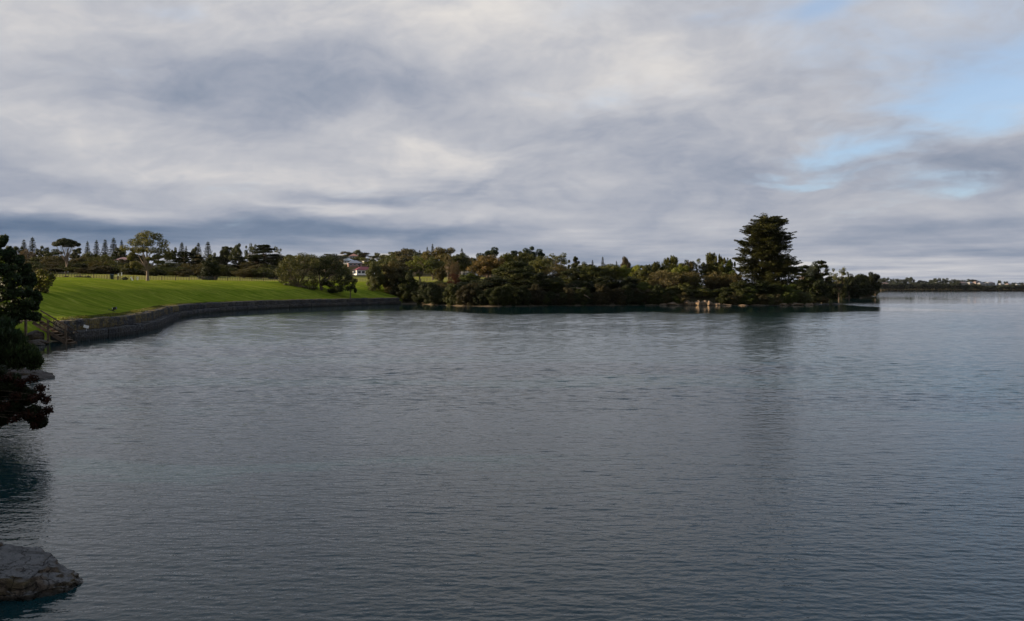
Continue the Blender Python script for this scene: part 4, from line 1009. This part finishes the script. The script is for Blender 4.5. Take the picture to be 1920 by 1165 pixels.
def rock_mesh(name, radii, seed, mat, sub=4, rough=0.35, cuts=7, flat_top=None):
    bm = bmesh.new(); bmesh.ops.create_icosphere(bm, subdivisions=sub, radius=1.0)
    r = random.Random(seed); off = Vector((seed * 3.7, seed * 1.3, seed * .7))
    planes = [(Vector((r.uniform(-1, 1), r.uniform(-1, 1), r.uniform(-.4, 1))).normalized(), r.uniform(.62, .85)) for _ in range(cuts)]
    for v in bm.verts:
        p = v.co.copy()
        for n, d in planes:
            e = p.dot(n) - d
            if e > 0: p -= n * e * .85
        if flat_top and p.z > flat_top: p.z = flat_top + (p.z - flat_top) * .2
        k = mnoise.fractal(p * 1.6 + off, 0.9, 2.1, 4) * rough * .5 + abs(mnoise.noise(p * 3.3 + off)) * -rough * .35
        p += v.co.normalized() * k
        v.co = Vector((p.x * radii[0], p.y * radii[1], p.z * radii[2]))
    me = bpy.data.meshes.new(name); bm.to_mesh(me); bm.free(); me.materials.append(mat)
    me.polygons.foreach_set('use_smooth', np.ones(len(me.polygons), bool)); me.update()
    return me
def boulder():
    """pale weathered block sloping to a snout on its water side"""
    bm = bmesh.new(); bmesh.ops.create_icosphere(bm, subdivisions=6, radius=1.0)
    for v in bm.verts:
        p = v.co.copy(); u = p.x                                     # u = +1 at the snout
        q = Vector((p.x, max(-.80, min(.84, p.y * 1.25)), max(-.7, min(.72, p.z * 1.25))))
        top = .62 - .15 * max(0, u - .25) - .55 * max(0, u - .55) + .10 * math.exp(-((u - .12) / .22) ** 2)
        if q.z > 0: q.z = q.z / .72 * top
        q.z += .06 * q.y if q.z > .2 else 0
        n = mnoise.fractal(p * 2.1 + Vector((4, 1, 7)), .8, 2.2, 5) * .10 - abs(mnoise.noise(Vector((p.x * 4.5, p.y * 4.5, p.z * 1.6)))) * .16 * (1 if q.z < .45 else .35) + mnoise.fractal(p * 9, .9, 2.0, 3) * .045 - abs(mnoise.noise(p * 6.3 + Vector((2, 9, 4)))) * .05
        q += Vector((p.x * .6, p.y, p.z * .55)) * n
        q += Vector((0, 0, mnoise.cell(Vector((p.x * 2.3 + .4, p.y * 2.1, p.z * 1.7))) * .06 * (1 if q.z > 0 else 0)))
        v.co = Vector((q.x * 2.15, q.y * .78, q.z * .80))
    me = bpy.data.meshes.new('boulder'); bm.to_mesh(me); bm.free(); me.materials.append(BOULDER)
    me.polygons.foreach_set('use_smooth', np.ones(len(me.polygons), bool)); me.update()
    o = link('boulder', me, None, (-9.35, 13.25, -.06), math.radians(6))
    tag(o, 'large pale weathered boulder standing in the dark water at the shore', 'boulder')
boulder()
tag(link('shore_rock', rock_mesh('shore_rock', (2.5, 1.5, .75), 3, SPIT, 5, .4), None, (-28.1, 44.0, .12), .1), 'low brown rock ledge poking into the water behind the red bush', 'rock')
tag(link('shore_rock', rock_mesh('shore_rock', (.55, .45, .3), 5, SPIT, 3), None, (-41.6, 70.3, .05), .4), 'small stone on the beach below the wooden steps', 'rock')
tag(link('shore_rock', rock_mesh('shore_rock', (1.2, .7, .35), 6, SPIT, 4), None, (-42.4, 71.2, .15), .9), 'dark flat rock beside the foot of the tall wooden post', 'rock')
tag(link('shore_rock', rock_mesh('shore_rock', (.9, .8, .6), 8, SPIT, 4), None, (-43.4, 72.6, .6), .2), 'dark rock on the bank under the wooden landing', 'rock')

def near_plant(name, label, cat, root, sets, stem_r, bark=BARK, seed=4):
    """sets: list of (part name, colour, leaf size, leaves per clump, style, clumps [(px,row,D,rx,rz)])"""
    r = np.random.default_rng(seed); root = np.array(root, float); tg = []
    o = empty(name, tuple(root)); 
    for part, colr, leaf, n, style, cl in sets:
        parts = []
        for px, py, D, rx, rz in cl:
            k = D / F; c = np.array([wx(px, D), D, wz(py, D)]) - root; tg.append(c)
            big = np.array([rx * k, rx * k * 1.1, rz * k])
            for q in range(9):                                 # each mass is made of smaller tufts
                d = unit(r.normal(size=3)) * r.uniform(.35, .95)
                parts.append(clump(r, c + d * big, np.maximum(big * .36, leaf * 1.4), n // 9, leaf, style))
            parts.append(clump(r, c, big * .8, n // 4, leaf * 1.2, style))
        m = link(part, crown_mesh(part, parts), o); m.color = (*colr, 1)
    mb = MB()
    for c in tg: limb(mb, r, (0, 0, -.2), c, stem_r * r.uniform(.5, 1), stem_r * .15, 6, .1, 5)
    mb.build('stem' if cat == 'shrub' else 'trunk', bark, o)
    return tag(o, label, cat)
near_plant('shoreline_tree', 'big dark leafy tree leaning out over the shore beside the wooden steps', 'tree', (-43.5, 62, hz(-43.5, 62)), [('crown', (.022, .036, .014), .20, 1500, 'round',
    [(2, 452, 61, 12, 14), (-20, 470, 62, 26, 22), (8, 478, 60, 16, 14), (28, 492, 61, 18, 14), (0, 505, 59, 24, 18), (40, 510, 62, 18, 15), (20, 525, 59, 24, 18), (56, 528, 63, 14, 14), (48, 548, 61, 18, 16), (15, 550, 59, 26, 18), (66, 556, 63, 9, 12), (35, 572, 60, 24, 16), (60, 574, 64, 10, 10), (5, 585, 59, 26, 18), (44, 590, 63, 16, 11), (66, 592, 65, 9, 9), (-30, 520, 62, 34, 30), (-30, 575, 61, 34, 26), (20, 604, 62, 20, 9)])], .30, seed=21)
near_plant('lawn_sapling', 'small thin tree with large sunlit leaves at the left edge of the lawn', 'tree', (wx(73, 95), 95, hz(wx(73, 95), 95)), [('crown', (.085, .085, .022), .34, 120, 'round',
    [(80, 513, 95, 8, 5), (93, 519, 95, 8, 5), (76, 526, 95, 7, 5), (88, 531, 95, 7, 5), (72, 541, 95, 7, 6), (83, 544, 95, 5, 4), (66, 530, 95, 8, 8), (66, 552, 95, 7, 7)])], .10, seed=22)
near_plant('coastal_shrub', 'grey green spiky leaved shrub in front of the little beach', 'shrub', (-22.6, 31.5, 1.0), [('foliage', (.036, .056, .028), .20, 1100, 'spray',
    [(8, 628, 31, 20, 14), (28, 640, 31, 16, 13), (-15, 645, 32, 30, 22), (18, 655, 31, 20, 13), (40, 662, 31, 14, 9), (56, 668, 31, 12, 8), (25, 674, 31, 20, 9), (-5, 675, 31, 22, 14), (62, 676, 31, 7, 5), (3, 612, 31, 10, 8)])], .07, seed=23)
near_plant('red_flowered_shrub', 'dark shrub with dull red flower heads overhanging the water', 'shrub', (-18.6, 24.6, 1.3), [('foliage', (.014, .020, .010), .11, 1500, 'round',
    [(20, 722, 25, 24, 18), (-20, 740, 25, 34, 30), (50, 742, 25, 18, 14), (25, 762, 25, 24, 16), (60, 772, 25, 14, 12), (0, 780, 25, 22, 14), (72, 790, 25, 9, 8), (-10, 700, 25, 22, 12)]),
    ('flower_heads', (.024, .010, .008), .085, 150, 'round',
    [(14, 708, 24.6, 8, 5), (40, 716, 24.6, 9, 6), (62, 712, 24.8, 8, 5), (78, 727, 25, 8, 6), (74, 742, 24.8, 7, 5), (86, 750, 25, 7, 6), (60, 748, 24.4, 8, 6), (30, 742, 24.4, 9, 6), (90, 770, 25, 8, 6), (76, 778, 24.8, 8, 7), (50, 778, 24.4, 9, 6), (66, 796, 24.8, 9, 6), (28, 785, 24.4, 9, 6), (8, 762, 24.3, 9, 6)])], .028, seed=24)
for (x, y, h, w) in ((-21, 9, 9.5, 9), (-20, 14.5, 8, 8), (-24, 19, 10, 10), (-27, 13, 11, 10), (-29, 28, 10, 9), (-36, 37, 11, 9), (-44, 50, 11, 10), (-19, 3, 9, 8), (-52, 66, 8, 8)):  # out-of-view trees, added to keep the sun off the bank and boulder
    z = hz(x, y); tm, cm, h0, w0 = PROTO['bush'][int(abs(x)) % 5]
    o = empty('broadleaf_tree', (x, y, z), x, (w / w0, w / w0, h / h0)); link('trunk', tm, o); c = link('crown', cm, o); c.color = (*C['dark'], 1)
    tag(o, 'unseen dark leafy tree added to shade the near left bank', 'tree', 'unseen shade trees added on the near left bank')

# wooden steps down to the little beach
def steps():
    o = tag(empty('wooden_steps', (-43.6, 73.5, 2.0)), 'weathered wooden steps with handrail and posts going down beside the seawall end', 'steps')
    A, B = Vector((-.1, 0, 0)), Vector((3.5, -.2, -2.15))
    for s in (-.55, .55): MB().beam(A + Vector((0, s, -.1)), B + Vector((0, s, -.1)), .07, .3).build('stringer', WOOD, o)
    for i in range(9):
        p = A.lerp(B, (i + .5) / 9); MB().box(p + Vector((0, 0, .08)), (.3, 1.14, .05)).build('tread', WOOD, o)
    for t, h in ((.42, .98), (.88, 1.55)):
        p = A.lerp(B, t) + Vector((0, -.66, 0)); MB().box(p + Vector((0, 0, h / 2 - .5)), (.16, .16, h + 1.1)).build('post', WOOD, o)
    a, b = A + Vector((0, -.64, .95)), B + Vector((0, -.64, 1.05))
    MB().beam(a, b, .05, .11).build('handrail', DARK_WOOD, o); MB().beam(a - Vector((0, 0, .42)), b - Vector((0, 0, .42)), .05, .1).build('handrail', DARK_WOOD, o)
    MB().beam(A + Vector((0, .64, .95)), B + Vector((0, .64, 1.05)), .05, .11).build('handrail', DARK_WOOD, o)
    for i in range(6): MB().box((-.25 - i * .19, 0, .02), (.17, 1.3, .05)).build('landing_board', WOOD, o)
steps()
def landing():
    o = tag(empty('wooden_landing', (-43.4, 70.6, .4)), 'small wooden landing on a tall post above the beach', 'platform')
    MB().box((.55, -.1, 1.05), (.17, .17, 2.7)).build('post', WOOD, o)
    for i in range(5): MB().box((-.4, -.5 + i * .24, 1.72), (1.9, .22, .05)).build('board', DARK_WOOD, o)
    MB().box((-.4, -.62, 1.62), (1.9, .06, .16)).build('beam', WOOD, o); MB().box((-1.25, .1, .6), (.14, .14, 2.0)).build('post', DARK_WOOD, o)
landing()
o = tag(empty('warning_sign', (-39.9, 75.0, 1.0)), 'tiny white sign board on the ledge at the end of the seawall', 'sign')
MB().box((0, 0, .24), (.05, .05, .5)).build('post', WIRE, o); MB().box((.0, -.04, .42), (.50, .02, .26), ry=.25).build('board', WHITE, o)

# ------------------------------------------------------------------ small things on the lawn
def on_lawn(px, D): x = wx(px, D); return (x, D, hz(x, D))
p = on_lawn(212, 96); o = tag(empty('floodlight', p, .1), 'black floodlight on a low bracket at the lawn edge above the seawall', 'floodlight')
MB().box((.18, 0, .34), (.42, .30, .30), ry=-.30).build('lamp_housing', BLACK, o); MB().beam((-.06, 0, .06), (.16, 0, .26), .05, .05).build('bracket', BLACK, o)
MB().tube([(-.56, .02, .27), (-.44, .02, .20), (-.2, 0, .12), (.05, 0, .10), (.12, 0, .2)], [.035, .035, .04, .04, .03], 6).build('cable', BLACK, o); MB().box((.12, 0, .02), (.3, .26, .06)).build('base_plate', BLACK, o)
MB().box((-.02, -.16, .36), (.03, .02, .22), ry=-.3).build('glass', WHITE, o)
p = on_lawn(210, 186); o = tag(empty('litter_bin', p, .2), 'dark green litter bin on the lawn crest beside the pale table', 'bin')
MB().add([(-.28, -.28, .1), (.28, -.28, .1), (.28, .28, .1), (-.28, .28, .1), (-.35, -.35, 1.05), (.35, -.35, 1.05), (.35, .35, 1.05), (-.35, .35, 1.05)], [(3, 2, 1, 0), (0, 1, 5, 4), (1, 2, 6, 5), (2, 3, 7, 6), (3, 0, 4, 7), (4, 5, 6, 7)]).build('bin_body', BIN_GREEN, o)
MB().add([(-.4, -.42, 1.06), (.4, -.42, 1.06), (.4, .42, 1.06), (-.4, .42, 1.06), (-.36, -.2, 1.22), (.36, -.2, 1.22), (.36, .38, 1.2), (-.36, .38, 1.2)], [(3, 2, 1, 0), (0, 1, 5, 4), (1, 2, 6, 5), (2, 3, 7, 6), (3, 0, 4, 7), (4, 5, 6, 7)]).build('lid', BIN_GREEN, o)
for s in (-1, 1): MB().tube([(s * .25 - .04, .3, .13), (s * .25 + .04, .3, .13)], [.13, .13], 10).build('wheel', BLACK, o)
p = on_lawn(216, 189); o = tag(empty('picnic_table', p, .1), 'pale topped picnic table beside the litter bin', 'table')
for i in range(4): MB().box((0, -.33 + i * .22, .92), (1.7, .2, .06)).build('top_board', WHITE, o)
for s in (-1, 1): MB().box((s * .62, 0, .45), (.1, .7, .9)).build('leg', WOOD, o); MB().box((0, s * .72, .46), (1.7, .25, .05)).build('bench_board', WOOD, o)
p = on_lawn(247, 196); o = tag(empty('marker_board', p), 'white leaning marker board near the fence left of the eucalyptus', 'board')
MB().box((0, 0, .42), (.30, .05, 1.0), ry=-.5).build('board', WHITE, o); MB().box((-.28, .12, .3), (.08, .08, .75)).build('support', DARK_WOOD, o)
for px, D, lab in ((228, 315, 'white marker post at the upper edge of the paddock'), (222, 318, 'shorter pale marker post beside the white paddock post'), (258, 202, 'small white stub post by the fence near the eucalyptus')):
    p = on_lawn(px, D); q = 1.0 if px == 228 else .6
    o = tag(empty('marker_post', p), lab, 'post'); MB().box((0, 0, .55 * q), (.28, .28, 1.3 * q)).build('shaft', WHITE, o); MB().box((0, 0, 1.28 * q), (.42, .42, .12)).build('cap', WHITE, o)
plant('bush', 125, 518, 6, 212, 'deep', 'small dark bush just behind the fence, left of two'); plant('bush', 164, 518, 7, 212, 'deep', 'small dark bush just behind the fence, right of two'); plant('twig', 148, 517, 7, 214, 'brown', 'small brown bush between two dark ones behind the fence')
plant('bush', 234, 521, 5, 208, 'deep', 'low dark bush by the fence right of the litter bin')

# ------------------------------------------------------------------ headland shore details
SS = [rock_mesh('sandstone_rock', (1, 1, 1), 30 + i, SANDSTONE, 4, .45, 9) for i in range(4)]
for i, (px, rx, rz_, dd) in enumerate(((1222, 2.2, .25, 0), (1243, 1.8, .45, 0), (1260, 1.7, .75, 0), (1274, 1.9, .55, .2), (1287, 1.6, 1.15, 0), (1298, 1.3, .8, .3), (1309, 1.7, 1.1, 0), (1320, 1.6, 1.3, .2), (1331, 1.7, 1.0, 0), (1343, 1.6, .55, 0), (1362, 2.4, .3, 0), (1392, 2.6, .25, 0), (1420, 2.4, .22, 0), (1468, 2.2, .5, 0), (1490, 2.6, .6, 0), (1512, 2.4, .5, 0))):
    D = 232.0; x = wx(px, D)
    for _ in range(60):
        if inland(x, D)[0][0] > .6 + dd: break
        D += .4; x = wx(px, D)
    o = link('sandstone_rock', SS[i % 4], None, (x, D, rz_ * .35), i * 1.3); o.scale = (rx, rx * .7, rz_)
    tag(o, ('tall pale orange sandstone block in the sunlit shore outcrop' if rz_ >= .75 else 'low pale sandstone slab along the headland waterline'), 'rock', 'sandstone shore rocks' if rz_ >= .75 else 'low sandstone slabs')
for x, y, s in ((95.5, 250, 1.6), (98.5, 251.5, 1.3), (102, 252, 1.5)):
    o = link('reef_rock', rock_mesh('reef_rock', (s, .8, .22), int(x), SPIT, 3), None, (x, y, .05)); tag(o, 'dark flat reef rock awash off the headland tip', 'rock', 'reef rocks off the headland tip')
for (a, b, m), lab in ((((1080, 540), (1097, 543), (1089, 541)), 'bleached fallen branch lying level in the shaded bushes'), (((1095, 553), (1107, 561), (1101, 556)), 'bleached fallen branch slanting down to the waterline')):
    D = 229.5; P3 = [Vector((wx(q[0], D), D, wz(q[1], D))) for q in (a, m, b)]
    o = MB().tube([v - P3[0] for v in P3], [.09, .08, .04], 6).build('fallen_branch', PALE_BARK, None, loc=P3[0]); tag(o, lab, 'branch')

# dry grass along the top of the seawall
def fringe():
    r = np.random.default_rng(9); C0 = []
    L = np.array(WALL_PTS); seg = L[1:] - L[:-1]; n = unit(np.stack([seg[:, 1], -seg[:, 0]], 1))
    for i in range(len(seg)):
        m = 300 if i < 40 else 120
        t = r.random(m); d = r.uniform(1.75, 3.0, m); p = L[i] + seg[i] * t[:, None] - n[i] * d[:, None]
        C0.append(p)
    p = np.concatenate(C0); z = np.maximum(terrain(p[:, 0], p[:, 1]), 1.85)
    h = r.uniform(.06, .26, len(p)) * (0.4 + vnoise(p[:, 0] / 3, p[:, 1] / 3, 6)); ax = r.normal(size=(len(p), 3)) * .45 + np.array([0, 0, 1.0]) ; nr = r.normal(size=(len(p), 3))
    V, Fq = leaf_geo(np.column_stack([p, z + h * .4]), ax, nr, h, np.full(len(p), .05))
    o = link('grass_fringe', mesh_np('grass_fringe', V, Fq, LEAF)); o.color = (.085, .092, .024, 1)
    tag(o, 'dry yellow grass growing along the top of the seawall', 'grass', None, 'stuff')
fringe()

# ------------------------------------------------------------------ thin haze over the whole place
def haze():
    m = bpy.data.materials.new('thin_haze'); m.use_nodes = True; t = NT(m.node_tree); t.n.clear()
    v = t.new('ShaderNodeVolumePrincipled'); v.inputs['Color'].default_value = (.86, .92, 1, 1); v.inputs['Density'].default_value = 0.000008; v.inputs['Anisotropy'].default_value = 0.2
    out = t.new('ShaderNodeOutputMaterial'); t.l.new(v.outputs[0], out.inputs['Volume'])
    MB().box((-500, 3000, 28), (10400, 8000, 66)).build('haze', m)['kind'] = 'stuff'
haze()
